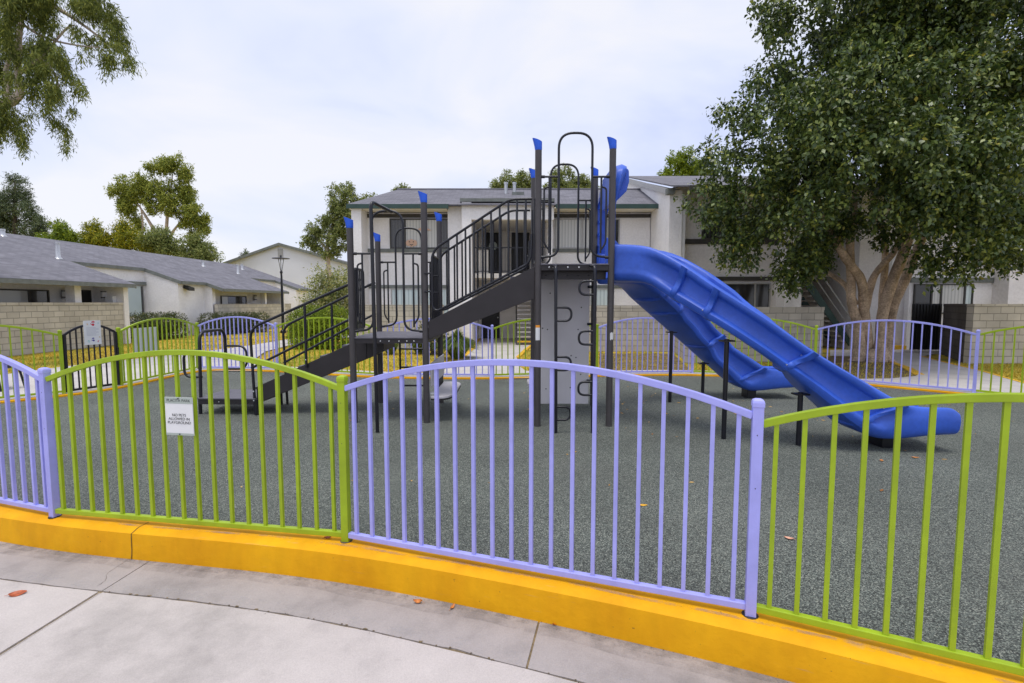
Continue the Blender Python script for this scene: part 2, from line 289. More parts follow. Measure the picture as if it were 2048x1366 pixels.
EDGEY = mat('yellow_line_paint', (0.72, 0.42, 0.02), 0.7, 0.2, 4, fine=0.15, fscale=20)

# ---------------------------------------------------------------- mesh helpers
ORG = {}
class MB:
    def __init__(s): s.v = []; s.f = []
    def add(s, vs, fs):
        k = len(s.v); s.v += [tuple(p) for p in vs]; s.f += [tuple(i + k for i in q) for q in fs]; return s
    def box(s, x0, x1, y0, y1, z0, z1):
        return s.add([(x0, y0, z0), (x1, y0, z0), (x1, y1, z0), (x0, y1, z0), (x0, y0, z1), (x1, y0, z1), (x1, y1, z1), (x0, y1, z1)],
                     [(0, 3, 2, 1), (4, 5, 6, 7), (0, 1, 5, 4), (1, 2, 6, 5), (2, 3, 7, 6), (3, 0, 4, 7)])
    def hexa(s, b4, t4):                                   # any box: four lower corners, four upper corners (counter-clockwise from above)
        return s.add(list(b4) + list(t4), [(0, 3, 2, 1), (4, 5, 6, 7), (0, 1, 5, 4), (1, 2, 6, 5), (2, 3, 7, 6), (3, 0, 4, 7)])
    def prism(s, poly, off):                               # flat polygon pushed along off
        n = len(poly); off = Vector(off); a = [Vector(p) for p in poly]
        return s.add(a + [p + off for p in a], [tuple(range(n))[::-1], tuple(range(n, 2 * n))] + [(i, (i + 1) % n, n + (i + 1) % n, n + i) for i in range(n)])
    def rings(s, rs, closed=True, caps=True):
        n = len(rs[0]); k = len(s.v)
        for r in rs: s.v += [tuple(p) for p in r]
        m = n if closed else n - 1
        for i in range(len(rs) - 1):
            for j in range(m):
                s.f.append((k + i * n + j, k + i * n + (j + 1) % n, k + (i + 1) * n + (j + 1) % n, k + (i + 1) * n + j))
        if caps and closed:
            s.f.append(tuple(k + j for j in range(n))[::-1]); s.f.append(tuple(k + (len(rs) - 1) * n + j for j in range(n)))
        return s
    def tube(s, path, r, seg=10):
        p = [Vector(q) for q in path]; n = len(p)
        rad = r if isinstance(r, (list, tuple)) else [r] * n
        rs = []; up = None
        for i in range(n):
            t = (p[min(i + 1, n - 1)] - p[max(i - 1, 0)]).normalized()
            if up is None:
                a = Vector((0, 0, 1)) if abs(t.z) < 0.9 else Vector((1, 0, 0)); up = (a - t * a.dot(t)).normalized()
            else:
                up = (up - t * up.dot(t)).normalized()
            sd_ = t.cross(up)
            rs.append([p[i] + (up * math.cos(2 * math.pi * j / seg) + sd_ * math.sin(2 * math.pi * j / seg)) * rad[i] for j in range(seg)])
        return s.rings(rs)
    def sweep(s, path, side, prof):                        # profile (side, up) along a path, side vector fixed
        p = [Vector(q) for q in path]; n = len(p); side = Vector(side).normalized(); rs = []
        for i in range(n):
            t = (p[min(i + 1, n - 1)] - p[max(i - 1, 0)]).normalized(); up = side.cross(t)
            if up.z < 0: up = -up
            rs.append([p[i] + side * a + up * b for a, b in prof])
        return s.rings(rs)
    def lathe(s, c, prof, seg=16, axis='z'):
        c = Vector(c); rs = []
        for r, h in prof:
            ring = []
            for j in range(seg):
                a = 2 * math.pi * j / seg
                if axis == 'z': ring.append(c + Vector((r * math.cos(a), r * math.sin(a), h)))
                elif axis == 'y': ring.append(c + Vector((r * math.cos(a), h, -r * math.sin(a))))
                else: ring.append(c + Vector((h, r * math.cos(a), r * math.sin(a))))
            rs.append(ring)
        return s.rings(rs)
def rounded(pts, rad, n=6):
    p = [Vector(q) for q in pts]; out = [p[0]]
    for i in range(1, len(p) - 1):
        rr = rad[i - 1] if isinstance(rad, (list, tuple)) else rad
        a, b, c = p[i - 1], p[i], p[i + 1]; d1 = (a - b); d2 = (c - b)
        l = min(rr, d1.length * .499, d2.length * .499); s_, e_ = b + d1.normalized() * l, b + d2.normalized() * l
        for k in range(n + 1):
            q = k / n; out.append(s_ * (1 - q) ** 2 + b * 2 * q * (1 - q) + e_ * q ** 2)
    out.append(p[-1]); return out
def catmull(pts, n=8, closed=False):
    p = [Vector(q) for q in pts]; m = len(p); out = []
    for i in range(m if closed else m - 1):
        g = (lambda k: p[k % m]) if closed else (lambda k: p[min(max(k, 0), m - 1)])
        a, b, c, d = g(i - 1), g(i), g(i + 1), g(i + 2)
        for k in range(n):
            t_ = k / n
            out.append(0.5 * ((2 * b) + (c - a) * t_ + (2 * a - 5 * b + 4 * c - d) * t_ ** 2 + (3 * b - a - 3 * c + d) * t_ ** 3))
    if not closed: out.append(p[-1])
    return out
def tag(o, label=None, cat=None, group=None, kind=None):
    if label: o['label'] = label
    if cat: o['category'] = cat
    if group: o['group'] = group
    if kind: o['kind'] = kind
    return o
def origin_of(o):
    while o.parent: o = o.parent
    return ORG.get(o, Vector((0, 0, 0)))
def uvproj(me):
    uv = me.uv_layers.new(name='UVMap').data
    for p in me.polygons:
        n = p.normal
        if abs(n.z) > 0.95: u = Vector((1, 0, 0)); v = Vector((0, 1, 0))
        else:
            u = Vector((0, 0, 1)).cross(n).normalized(); v = n.cross(u)
        for li in p.loop_indices:
            c = me.vertices[me.loops[li].vertex_index].co; uv[li].uv = (c.dot(u), c.dot(v))
def obj(name, mb, m, parent=None, smooth=False, bevel=0.0, loc=None, uv=False, sharp=40):
    me = bpy.data.meshes.new(name)
    org = origin_of(parent) if parent else Vector(loc or (0, 0, 0))
    me.from_pydata([tuple(Vector(q) - org) for q in mb.v], [], mb.f)
    bm = bmesh.new(); bm.from_mesh(me); bmesh.ops.recalc_face_normals(bm, faces=bm.faces)
    if any(len(f.verts) > 4 for f in bm.faces) and uv == 'tri': bmesh.ops.triangulate(bm, faces=bm.faces)
    bm.to_mesh(me); bm.free(); me.update()
    if uv is True: uvproj(me)
    if smooth:
        me.polygons.foreach_set('use_smooth', [True] * len(me.polygons)); me.set_sharp_from_angle(angle=R(sharp))
    if m: me.materials.append(m)
    o = bpy.data.objects.new(name, me); col.objects.link(o)
    if parent: o.parent = parent
    else: o.location = org; ORG[o] = org
    if bevel:
        md = o.modifiers.new('bevel', 'BEVEL'); md.width = bevel; md.segments = 2; md.limit_method = 'ANGLE'
    return o
def thing(name, loc, label, cat, group=None):
    o = bpy.data.objects.new(name, None); col.objects.link(o); o.location = loc; o.empty_display_size = 0.1; ORG[o] = Vector(loc)
    return tag(o, label, cat, group)
def flat(name, pts, z, m, kind='structure'):
    mb = MB(); mb.add([(p[0], p[1], z) for p in pts], [tuple(range(len(pts)))])
    o = obj(name, mb, m, uv='tri'); me = o.data
    if me.polygons and sum(p.normal.z for p in me.polygons) < 0: me.flip_normals()
    return tag(o, kind=kind)

# ================================================================ GROUND
P0, P1, P2 = G(110, 1033, .04), G(693, 1082, .04), G(1500, 1230, .04)
P3 = Vector((3.45, 1.50, .04)); PM1 = Vector((-5.90, 4.53, .04)); PM2 = Vector((-8.1, 5.6, .04)); PM3 = Vector((-9.75, 7.25, .04))
G1, G2 = G(128, 788, .04), G(243, 771, .04)
F = [Vector((a, b_, .04)) for a, b_ in ((-7.85, 12.45), (-5.83, 12.33), (-3.02, 11.25), (-0.44, 11.08), (1.96, 11.5), (4.24, 11.68), (6.62, 10.86), (8.5, 9.1))]
RR1 = Vector((9.9, 7.15, .04)); RR2 = Vector((10.2, 4.8, .04)); RR3 = Vector((9.2, 2.8, .04)); RR4 = Vector((7.6, 1.7, .04)); RR5 = Vector((5.6, 1.35, .04))
LOOP = [PM1, P0, P1, P2, P3, RR5, RR4, RR3, RR2, RR1] + F[::-1] + [G2, G1, PM3, PM2]
SPL = catmull(LOOP, 24, True)
for i in range(len(SPL)):                                   # the kerb runs nearly straight between posts
    a_, b_ = LOOP[i // 24], LOOP[(i // 24 + 1) % len(LOOP)]; SPL[i] = SPL[i] * .35 + (a_ + (b_ - a_) * ((i % 24) / 24)) * .65
for _ in range(60): SPL = [SPL[i - 1] * .25 + SPL[i] * .5 + SPL[(i + 1) % len(SPL)] * .25 for i in range(len(SPL))]
def offset(pts, d):
    n = len(pts); out = []
    for i in range(n):
        t_ = (pts[(i + 1) % n] - pts[i - 1]); t_.z = 0; t_.normalize()
        out.append(Vector((pts[i].x + t_.y * d, pts[i].y - t_.x * d, pts[i].z)))
    return out
ZS = -0.172
flat('ground', [(-300, -60), (300, -60), (300, 400), (-300, 400)], -0.45, EARTH)
flat('playground_surface', offset(SPL, -0.08), 0.0, RUBBER)
# kerb ring, rounded outer arris, tall towards the front pavement
def kerb_ring():
    mb = MB(); n = len(SPL); rs = []
    for i in range(n):
        t_ = (SPL[(i + 1) % n] - SPL[i - 1]); t_.z = 0; t_.normalize(); nx, ny = t_.y, -t_.x
        zb = ZS - 0.05
        prof = [(-.125, -0.06), (-.125, .028), (-.115, .04), (.004, .042), (.038, .0405), (.066, .036), (.092, .028), (.112, .018), (.116, -.02), (.124, zb)]
        rs.append([(SPL[i].x + nx * a, SPL[i].y + ny * a, h) for a, h in prof])
    rs.append(rs[0]); mb.rings(rs, closed=False)
    return mb
kb = obj('kerb', kerb_ring(), KERB, smooth=True, sharp=32); tag(kb, kind='structure')
def kerb_joint(px, w_):
    q = min(range(len(SPL)), key=lambda i: abs(1024 + 1000 * SPL[i].x / max(.5, SPL[i].y) - px) if SPL[i].y < 4.5 and SPL[i].y > 1 else 1e9)
    c = SPL[q]; t_ = (SPL[q + 1] - SPL[q - 1]); t_.z = 0; t_.normalize(); n_ = Vector((t_.y, -t_.x, 0)); e_ = .0016; mb = MB(); rs = []
    for k, (a, h) in enumerate([(-.03, .042), (.004, .042), (.038, .0405), (.066, .036), (.092, .028), (.112, .018), (.1165, -.02), (.120, -.10), (.124, ZS - .02)]):
        o_ = t_ * (w_ * math.sin(k * 2.1) * .8)
        p_ = Vector((c.x, c.y, 0)) + n_ * (a + e_ * (a > .06)) + Vector((0, 0, h + (e_ if a < .1 else 0))) + o_; rs.append([p_ - t_ * w_ * (.5 if a < .06 else 1), p_ + t_ * w_])
    mb.rings(rs, closed=False); tag(obj('kerb_joint', mb, CRACKY), kind='structure')
CRACKY = mat('dark_joint_in_paint', (0.16, 0.085, 0.015), 0.9, 0.4, 30)
kerb_joint(272, .004)
def scuffmat():
    m, t, b = newmat('tyre_scuff'); nd, lk = t.nodes, t.links; b.inputs['Base Color'].default_value = (0.30, 0.25, 0.27, 1); b.inputs['Roughness'].default_value = .8
    o = nd.new('ShaderNodeTexCoord'); n = nd.new('ShaderNodeTexNoise'); n.inputs['Scale'].default_value = 3.2; n.inputs['Detail'].default_value = 9; n.inputs['Roughness'].default_value = .72; lk.new(o.outputs['Object'], n.inputs['Vector'])
    r = nd.new('ShaderNodeMapRange'); r.inputs[1].default_value = .46; r.inputs[2].default_value = .72; r.inputs[4].default_value = .75; lk.new(n.outputs[0], r.inputs[0])
    tr = nd.new('ShaderNodeBsdfTransparent'); ms = nd.new('ShaderNodeMixShader'); lk.new(r.outputs[0], ms.inputs[0]); lk.new(tr.outputs[0], ms.inputs[1]); lk.new(b.outputs[0], ms.inputs[2]); lk.new(ms.outputs[0], nd['Material Output'].inputs[0])
    return m
def scuff():
    a, b_ = offset(SPL, .016), offset(SPL, .040); mb = MB(); rs = []
    for k, i in enumerate(range(30, 100)):
        wv = .006 * math.sin(k * .37) + .004 * math.sin(k * .9); d_ = (b_[i] - a[i]).normalized()
        rs.append([a[i] + d_ * wv + Vector((0, 0, .0031)), b_[i] + d_ * wv + Vector((0, 0, .0018))])
    mb.rings(rs, closed=False); return tag(obj('kerb_scuff', mb, scuffmat()), kind='structure')
scuff()
# far part of the kerb top is bare pale concrete
far = [i for i in range(len(SPL)) if SPL[i].y > 6.5]
def strip(name, idx, d0, d1, z, m):
    a, b_ = offset(SPL, d0), offset(SPL, d1); mb = MB(); idx = list(idx)
    for i, j in zip(idx, idx[1:]):
        mb.add([(a[i].x, a[i].y, z), (a[j].x, a[j].y, z), (b_[j].x, b_[j].y, z), (b_[i].x, b_[i].y, z)], [(0, 1, 2, 3)])
    o = obj(name, mb, m); me = o.data
    if sum(p.normal.z for p in me.polygons) < 0: me.flip_normals()
    return tag(o, kind='structure')
strip('path_edge', far, -0.085, 0.55, 0.047, PATHM)
# front pavement: gutter pan and slabs with open joints
SP_OUT = offset(SPL, 0.118)
front = [i for i in range(len(SPL)) if SPL[i].y < 5.6]
front = list(range(-24, 102))
def fl(d): a = offset(SPL, d); return [a[i % len(SPL)] for i in front]
k0, k1, k2 = fl(0.105), fl(0.50), fl(0.512)
for i in range(len(front)):                                 # ragged, chipped joint between gutter and slab
    chip = max(0, math.sin(i * 1.7) + math.sin(i * .61 + 1) - 1.15) * .022 if i > 60 else 0
    k1[i] = k1[i] + Vector((random.uniform(-.002, .002), random.uniform(-.003, .003) + chip, 0)); k2[i] = k2[i] + Vector((0, random.uniform(-.003, .003), 0))
flat('joint_dirt', [(-14, -9), (14, -9)] + [(14, 4)] + [(p.x, p.y) for p in k0[::-1]] + [(-14, 4)], ZS - 0.007, JOINTD)
def cutpoly(poly, a, d, side):                             # keep the part of a polygon on one side of a line
    out = []; n_ = (-d[1], d[0])
    f_ = lambda p: ((p[0] - a[0]) * n_[0] + (p[1] - a[1]) * n_[1]) * side
    for i in range(len(poly)):
        p, q = poly[i], poly[(i + 1) % len(poly)]; fp, fq = f_(p), f_(q)
        if fp >= 0: out.append(p)
        if fp * fq < 0: s_ = fp / (fp - fq); out.append((p[0] + (q[0] - p[0]) * s_, p[1] + (q[1] - p[1]) * s_))
    return out
def slab(name, poly, z, m):
    mb = MB(); mb.prism([(p[0], p[1], z - 0.06) for p in poly], (0, 0, 0.06)); o = obj(name, mb, m, uv='tri'); return tag(o, kind='structure')
gpoly = [(p.x, p.y) for p in k0] + [(p.x, p.y) for p in k1[::-1]]
jA, jAd = (-2.66, 3.2), (-0.10, -1.0); jB, jBd = (0.135, 2.7), (-0.22, -1.0)
def shift(a, d, w_): l_ = math.hypot(*d); return (a[0] + d[1] / l_ * -w_, a[1] + d[0] / l_ * w_)
g_left = cutpoly(gpoly, shift(jA, jAd, -.004), jAd, -1)
g_mid = cutpoly(cutpoly(gpoly, shift(jA, jAd, .004), jAd, 1), shift(jB, jBd, -.006), jBd, -1)
g_right = cutpoly(gpoly, shift(jB, jBd, .006), jBd, 1)
for q in (g_left, g_mid, g_right): slab('gutter', q, ZS, GUTTER)
spoly = [(p.x, p.y) for p in k2] + [(12, -8), (-12, -8)]
slab('sidewalk', cutpoly(spoly, shift(jA, jAd, -.018), jAd, -1), ZS + 0.001, WALK)
slab('sidewalk', cutpoly(spoly, shift(jA, jAd, .018), jAd, 1), ZS + 0.001, WALK)
slab('sidewalk_joint_fill', cutpoly(cutpoly(spoly, shift(jA, jAd, -.010), jAd, 1), shift(jA, jAd, .006), jAd, -1), ZS - 0.007, WALK)
def crack(pts, w_, z, m=CRACK):
    p = [G(x, y, ZS) for x, y in pts]; p = catmull(p, 6); mb = MB(); rs = []
    for i, c in enumerate(p):
        t_ = (p[min(i + 1, len(p) - 1)] - p[max(i - 1, 0)]).normalized(); n_ = Vector((-t_.y, t_.x, 0)); ww = w_ * random.uniform(.3, 1.2); o_ = n_ * random.uniform(-.003, .003); c = Vector((c.x, c.y, ZS + z))
        rs.append([c + o_ + n_ * ww, c + o_ - n_ * ww])
    mb.rings(rs, closed=False); return tag(obj('pavement_crack', mb, m), kind='structure')
CRACKL = mat('dirt_in_crack', (0.15, 0.125, 0.11), 0.95, 0.4, 40)
crack([(195, 1172), (212, 1160), (214, 1148), (240, 1130), (262, 1117)], .0016, .0015, CRACKL)
def grime(d0, d1, z, m, i0=0, i1=None, kind_name='gutter_stain'):
    a, b_ = fl(d0), fl(d1); mb = MB(); rs = []
    for k in range(i0, i1 or len(a)):
        wv = .012 * math.sin(k * .43) + .008 * math.sin(k * 1.13); q = (b_[k] - a[k]).normalized() * wv
        rs.append([Vector((a[k].x, a[k].y, ZS + z)), Vector((b_[k].x + q.x, b_[k].y + q.y, ZS + z))])
    mb.rings(rs, closed=False); return tag(obj(kind_name, mb, m), kind='structure')
def stainmat(name, c, lo, hi, amt, sc_):
    m, t, b = newmat(name); nd, lk = t.nodes, t.links; b.inputs['Base Color'].default_value = (*c, 1); b.inputs['Roughness'].default_value = .9
    o = nd.new('ShaderNodeTexCoord'); n = nd.new('ShaderNodeTexNoise'); n.inputs['Scale'].default_value = sc_; n.inputs['Detail'].default_value = 10; n.inputs['Roughness'].default_value = .75; lk.new(o.outputs['Object'], n.inputs['Vector'])
    r = nd.new('ShaderNodeMapRange'); r.inputs[1].default_value = lo; r.inputs[2].default_value = hi; r.inputs[4].default_value = amt; lk.new(n.outputs[0], r.inputs[0])
    tr = nd.new('ShaderNodeBsdfTransparent'); ms = nd.new('ShaderNodeMixShader'); lk.new(r.outputs[0], ms.inputs[0]); lk.new(tr.outputs[0], ms.inputs[1]); lk.new(b.outputs[0], ms.inputs[2]); lk.new(ms.outputs[0], nd['Material Output'].inputs[0])
    return m
ST1 = stainmat('gutter_grime', (0.17, 0.155, 0.15), .40, .72, .30, 7)
grime(.11, .17, .0012, ST1); grime(.11, .24, .0018, ST1); grime(.40, .495, .0012, stainmat('pale_lime_stain', (0.52, 0.50, 0.51), .5, .75, .5, 5))
def joint_crumbs():
    mb = MB(); 
    for k in range(58, len(front) - 4):
        if random.random() < .55:
            c = k1[k] + (k1[k + 1] - k1[k]) * random.random(); r_ = random.uniform(.004, .016); n_ = 8; h = random.uniform(.002, .006)
            ring = [(c.x + r_ * random.uniform(.6, 1.4) * math.cos(q * .785), c.y + .01 * random.uniform(-.3, .3) + r_ * .5 * random.uniform(.5, 1.2) * math.sin(q * .785)) for q in range(n_)]
            mb.rings([[(x, y, ZS + .0005) for x, y in ring], [(c.x + (x - c.x) * .6, c.y + (y - c.y) * .6, ZS + h) for x, y in ring]])
    o = obj('joint_soil', mb, JOINTD); return tag(o, 'crumbled soil pushed up along the joint between gutter and sidewalk', 'soil', kind='stuff')
joint_crumbs()
def grit():
    V = []
    for k in range(420):
        i = random.randrange(6, len(front) - 6); e_ = random.choice((0, 0, 1)); b_ = (k0 if e_ == 0 else k1)[i]; t_ = random.random(); b2 = (k0 if e_ == 0 else k1)[i + 1]
        p_ = b_ + (b2 - b_) * t_ + Vector((random.gauss(0, .01), -abs(random.gauss(0, .012)) - (.015 if e_ == 0 else 0), 0)); s_ = random.uniform(.0015, .005); a = random.uniform(0, 6.28)
        V.append([(p_.x + s_ * math.cos(a + q * 1.571) * (1 if q % 2 else .5), p_.y + s_ * math.sin(a + q * 1.571) * (1 if q % 2 else .5), ZS + .003 + .001 * random.random()) for q in range(4)])
    return V
GRIT = grit()
# lawn beyond the fence
outer = offset(SPL, 0.10)
nS = len(SPL)
i_r = min(range(nS), key=lambda i: (SPL[i] - RR2).length); i_l = min(range(nS), key=lambda i: (SPL[i] - PM2).length)
arc = [outer[i] for i in range(i_r, i_l + 1)]
lawn_poly = [(p.x, p.y) for p in arc] + [(-80, 5.6), (-80, 140), (80, 140), (80, 4.8)]
flat('lawn', lawn_poly, -0.012, LAWN)
def gp(l): return [(G(x, y, 0.02).x, G(x, y, 0.02).y) for x, y in l]
PATHS = [
 gp([(-160, 772), (0, 750), (128, 733), (250, 720), (400, 704), (500, 691), (590, 676), (660, 670), (720, 668), (720, 673), (640, 680), (590, 688), (530, 703), (505, 722), (560, 736)]) + [(-5.8, 12.2), (-7.7, 12.3), (-7.8, 10), (-8.1, 9), (-9.7, 7.3), (-12, 6)],
 gp([(800, 752), (884, 742), (922, 718), (946, 696), (958, 676), (962, 660), (1064, 660), (1066, 688), (1050, 700), (1034, 715), (1036, 730), (1050, 741), (1100, 748), (1100, 756)]) + [(-.4, 11.0), (-2.9, 11.2)],
 gp([(1660, 700), (1740, 698), (1800, 692), (1900, 700), (1848, 712), (1900, 727), (1960, 741), (2048, 765), (2120, 786)]) + [(10.9, 7.7), (10.5, 6.9), (10.02, 7.15), (9.3, 8.25), (8.62, 9.16)] + gp([(1850, 772), (1760, 763), (1700, 758), (1780, 757), (1832, 752), (1838, 747), (1800, 732), (1758, 714), (1660, 712)]),
]
for pth in PATHS: flat('path', pth, 0.022, PATHM)
flat('tree_bed', gp([(1620, 714), (1700, 712), (1756, 713), (1800, 731), (1836, 746), (1831, 751), (1782, 756), (1700, 757), (1620, 750), (1560, 742), (1560, 730)]), 0.012, MULCH)
flat('planting_bed', gp([(1198, 706), (1345, 706), (1376, 734), (1376, 740), (1290, 741), (1198, 740)]), 0.006, MULCH)
def line_strip(pts, w_, z=0.03, h=0.03):
    p = [Vector((*q, 0)) for q in pts]; mb = MB(); rs = []
    for i in range(len(p)):
        t_ = (p[min(i + 1, len(p) - 1)] - p[max(i - 1, 0)]).normalized(); n_ = Vector((-t_.y, t_.x, 0)); ww = w_[i] if isinstance(w_, list) else w_
        rs.append([p[i] + n_ * ww + Vector((0, 0, z)), p[i] - n_ * ww + Vector((0, 0, z)), p[i] - n_ * ww - Vector((0, 0, h)), p[i] + n_ * ww - Vector((0, 0, h))])
    mb.rings(rs); return tag(obj('path_edge_line', mb, EDGEY), kind='structure')
line_strip(gp([(1752, 713), (1790, 726), (1815, 736), (1838, 749)]), [.03, .05, .10, .10])
line_strip(gp([(1845, 713), (1900, 727), (1960, 741), (2048, 766), (2120, 787)]), .04)
line_strip(gp([(922, 718), (946, 697), (958, 677)]), .07)
line_strip(gp([(1066, 688), (1050, 700), (1035, 715)]), .06)

# ================================================================ FENCE
def fence_panel(A, B, m, npick, label, post=True, post_a=False, name='fence_panel', group=None, rise=0.225, drop=0.0):
    A = Vector((A.x, A.y, .04)); B = Vector((B.x, B.y, .04)); d = (B - A).normalized(); Lg = (B - A).length; sd_ = Vector((d.y, -d.x, 0))
    t_ = thing(name, A, label, 'fence panel', group or ('green arched fence panels' if m is GREEN else 'lavender arched fence panels'))
    a0, a1 = .025, Lg - .025; zt = 1.078 - drop
    def top(s_): q = (s_ - a0) / (a1 - a0); return zt + rise * (1 - (2 * q - 1) ** 2)
    path = [A + d * (a0 + (a1 - a0) * k / 18) + Vector((0, 0, top(a0 + (a1 - a0) * k / 18))) for k in range(19)]
    w_, h_ = .0185, .0190
    obj('top_rail', MB().sweep(path, sd_, [(-w_, -h_), (w_, -h_), (w_, h_), (-w_, h_)]), m, t_, bevel=.004)
    bz = .050
    obj('bottom_rail', MB().sweep([A + d * a0 + Vector((0, 0, bz)), A + d * a1 + Vector((0, 0, bz))], sd_, [(-w_, -.018), (w_, -.018), (w_, .018), (-w_, .018)]), m, t_, bevel=.004)
    for k in range(npick):
        s_ = .088 + (Lg - .176) * k / (npick - 1); c = A + d * s_; r_ = .0110; mb = MB()
        q = [c + d * x + sd_ * y for x, y in ((-r_, -r_), (r_, -r_), (r_, r_), (-r_, r_))]
        mb.hexa([v + Vector((0, 0, bz + .015)) for v in q], [v + Vector((0, 0, top(s_) - .012)) for v in q])
        obj('picket', mb, m, t_)
    ps = ([B] if post else []) + ([A] if post_a else [])
    for c in ps:
        r_ = .0265; mb = MB(); q = [c + d * x + sd_ * y for x, y in ((-r_, -r_), (r_, -r_), (r_, r_), (-r_, r_))]
        mb.hexa([v + Vector((0, 0, -.03)) for v in q], [v + Vector((0, 0, 1.128)) for v in q]); po = obj('post', mb, m, t_, bevel=.003)
        mb = MB(); rs = []
        for r2, h in ((.0275, 1.123), (.0295, 1.128), (.0295, 1.148), (.026, 1.160), (.014, 1.167), (.003, 1.169)):
            rs.append([c + d * x * r2 + sd_ * y * r2 + Vector((0, 0, h)) for x, y in ((-1, -1), (1, -1), (1, 1), (-1, 1))])
        mb.rings(rs); obj('post_cap', mb, m, po, bevel=.003)
        for h in (.98, .70): obj('bolt', MB().lathe(c + sd_ * .0266 + Vector((0, 0, h)), [(.004, 0), (.0045, .001), (.002, .002)], 8, 'y'), INK, po)
        obj('base_plate', MB().lathe(c, [(.042, .0005), (.042, .004), (.036, .006), (.02, .0065)], 14), EARTH if m is GREEN else STRINGER, po)
    return t_
fence_panel(PM1, P0, LAV, 19, 'lavender fence panel cut by the left edge of the photo, nearest the camera', post_a=True)
fence_panel(P0, P1, GREEN, 18, 'near green fence panel carrying the no pets sign')
fence_panel(P1, P2, LAV, 20, 'near lavender fence panel standing in front of the climber and grey panel')
fence_panel(P2, P3, GREEN, 19, 'near green fence panel in front of the slide exit, cut by the right edge', drop=.04)
fence_panel(PM3, G1, GREEN, 17, 'far green fence panel left of the black gate')
fence_panel(G2, F[0], GREEN, 17, 'far green fence panel holding the blank white board', post_a=True)
fence_panel(F[0], F[1], LAV, 18, 'far lavender fence panel seen behind the black U shaped handrail loop')
fence_panel(F[1], F[2], GREEN, 19, 'far green fence panel behind the lower stair flight and handrails', post=False)
fence_panel(F[2], F[3], LAV, 19, 'far lavender fence panel under the left deck, beside the concrete path to the door', post_a=False)
fence_panel(F[3], F[4], GREEN, 18, 'far green fence panel in front of the outdoor stair with the yellow step', post=True)
fence_panel(F[4], F[5], LAV, 18, 'far lavender fence panel right of the tower, in front of the block wall')
fence_panel(F[5], F[6], GREEN, 18, 'far green fence panel seen through the gap between the two slides')
fence_panel(F[6], F[7], LAV, 18, 'far lavender fence panel in front of the ficus trunk')
fence_panel(F[7], RR1, GREEN, 18, 'far green fence panel at the right edge, beside the concrete path')
# gate
d = (G2 - G1).normalized(); Lg = (G2 - G1).length; sdv = Vector((d.y, -d.x, 0))
gt = thing('gate', G1, 'black arched steel gate with handprint notice, between two green posts', 'gate')
def gtop(s_): q = s_ / Lg; return 1.02 + .215 * (1 - (2 * q - 1) ** 2)
a0, a1 = .06, Lg - .06
pth = [G1 + d * (a0 + (a1 - a0) * k / 16) + Vector((0, 0, gtop(a0 + (a1 - a0) * k / 16))) for k in range(17)]
obj('top_rail', MB().sweep(pth, sdv, [(-.018, -.02), (.018, -.02), (.018, .02), (-.018, .02)]), BLACKPAINT, gt, bevel=.003)
obj('bottom_rail', MB().sweep([G1 + d * a0 + Vector((0, 0, .05)), G1 + d * a1 + Vector((0, 0, .05))], sdv, [(-.018, -.02), (.018, -.02), (.018, .02), (-.018, .02)]), BLACKPAINT, gt)
for s_ in (a0, a1):
    c = G1 + d * s_; q = [c + d * x + sdv * y for x, y in ((-.022, -.022), (.022, -.022), (.022, .022), (-.022, .022))]
    obj('stile', MB().hexa([v + Vector((0, 0, .02)) for v in q], [v + Vector((0, 0, gtop(s_) + .01)) for v in q]), BLACKPAINT, gt)
for k in range(8):
    s_ = a0 + (a1 - a0) * (k + 1) / 9; c = G1 + d * s_; q = [c + d * x + sdv * y for x, y in ((-.01, -.01), (.01, -.01), (.01, .01), (-.01, .01))]
    obj('picket', MB().hexa([v + Vector((0, 0, .06)) for v in q], [v + Vector((0, 0, gtop(s_) - .01)) for v in q]), BLACKPAINT, gt)
for z in (.25, .85):
    c = G1 + d * .03 + Vector((0, 0, z)); obj('hinge', MB().tube([c - Vector((0, 0, .05)), c + Vector((0, 0, .05))], .016, 8), BLACKPAINT, gt)
c = G1 + d * (Lg - .045) + Vector((0, 0, .68)); obj('latch', MB().box(c.x - .03, c.x + .03, c.y - .03, c.y + .03, c.z - .09, c.z + .09), BLACKPAINT, gt)

# ---- signs
def text(body, size, m, parent, origin, xdir, zdir, name='lettering', align='CENTER', ext=.0006):
    cu = bpy.data.curves.new(name, 'FONT'); cu.body = body; cu.size = size; cu.align_x = align; cu.align_y = 'CENTER'; cu.extrude = ext; cu.space_line = .95
    cu.offset = -size * .016
    o = bpy.data.objects.new(name, cu); col.objects.link(o); bpy.context.view_layer.update()
    me = bpy.data.meshes.new_from_object(o.evaluated_get(bpy.context.evaluated_depsgraph_get())); bpy.data.objects.remove(o)
    o = bpy.data.objects.new(name, me); col.objects.link(o); me.materials.clear(); me.materials.append(m)
    x = Vector(xdir).normalized(); y = Vector(zdir).normalized(); z = x.cross(y)
    M = Matrix((x, y, z)).transposed().to_4x4(); M.translation = Vector(origin) - origin_of(parent)
    o.parent = parent; o.matrix_local = M; return o
def board(name, A, B, s0, s1, z0, z1, off, m, label, cat, th=.006):
    d = (B - A).normalized(); s_ = Vector((d.y, -d.x, 0))
    base = Vector((A.x, A.y, 0)) + d * s0 + s_ * off
    mb = MB(); q = [base, base + d * (s1 - s0), base + d * (s1 - s0) - s_ * th, base - s_ * th]
    mb.hexa([v + Vector((0, 0, z0)) for v in q], [v + Vector((0, 0, z1)) for v in q])
    t_ = thing(name, base, label, cat); obj('panel', mb, m, t_)
    return t_, base, d, s_
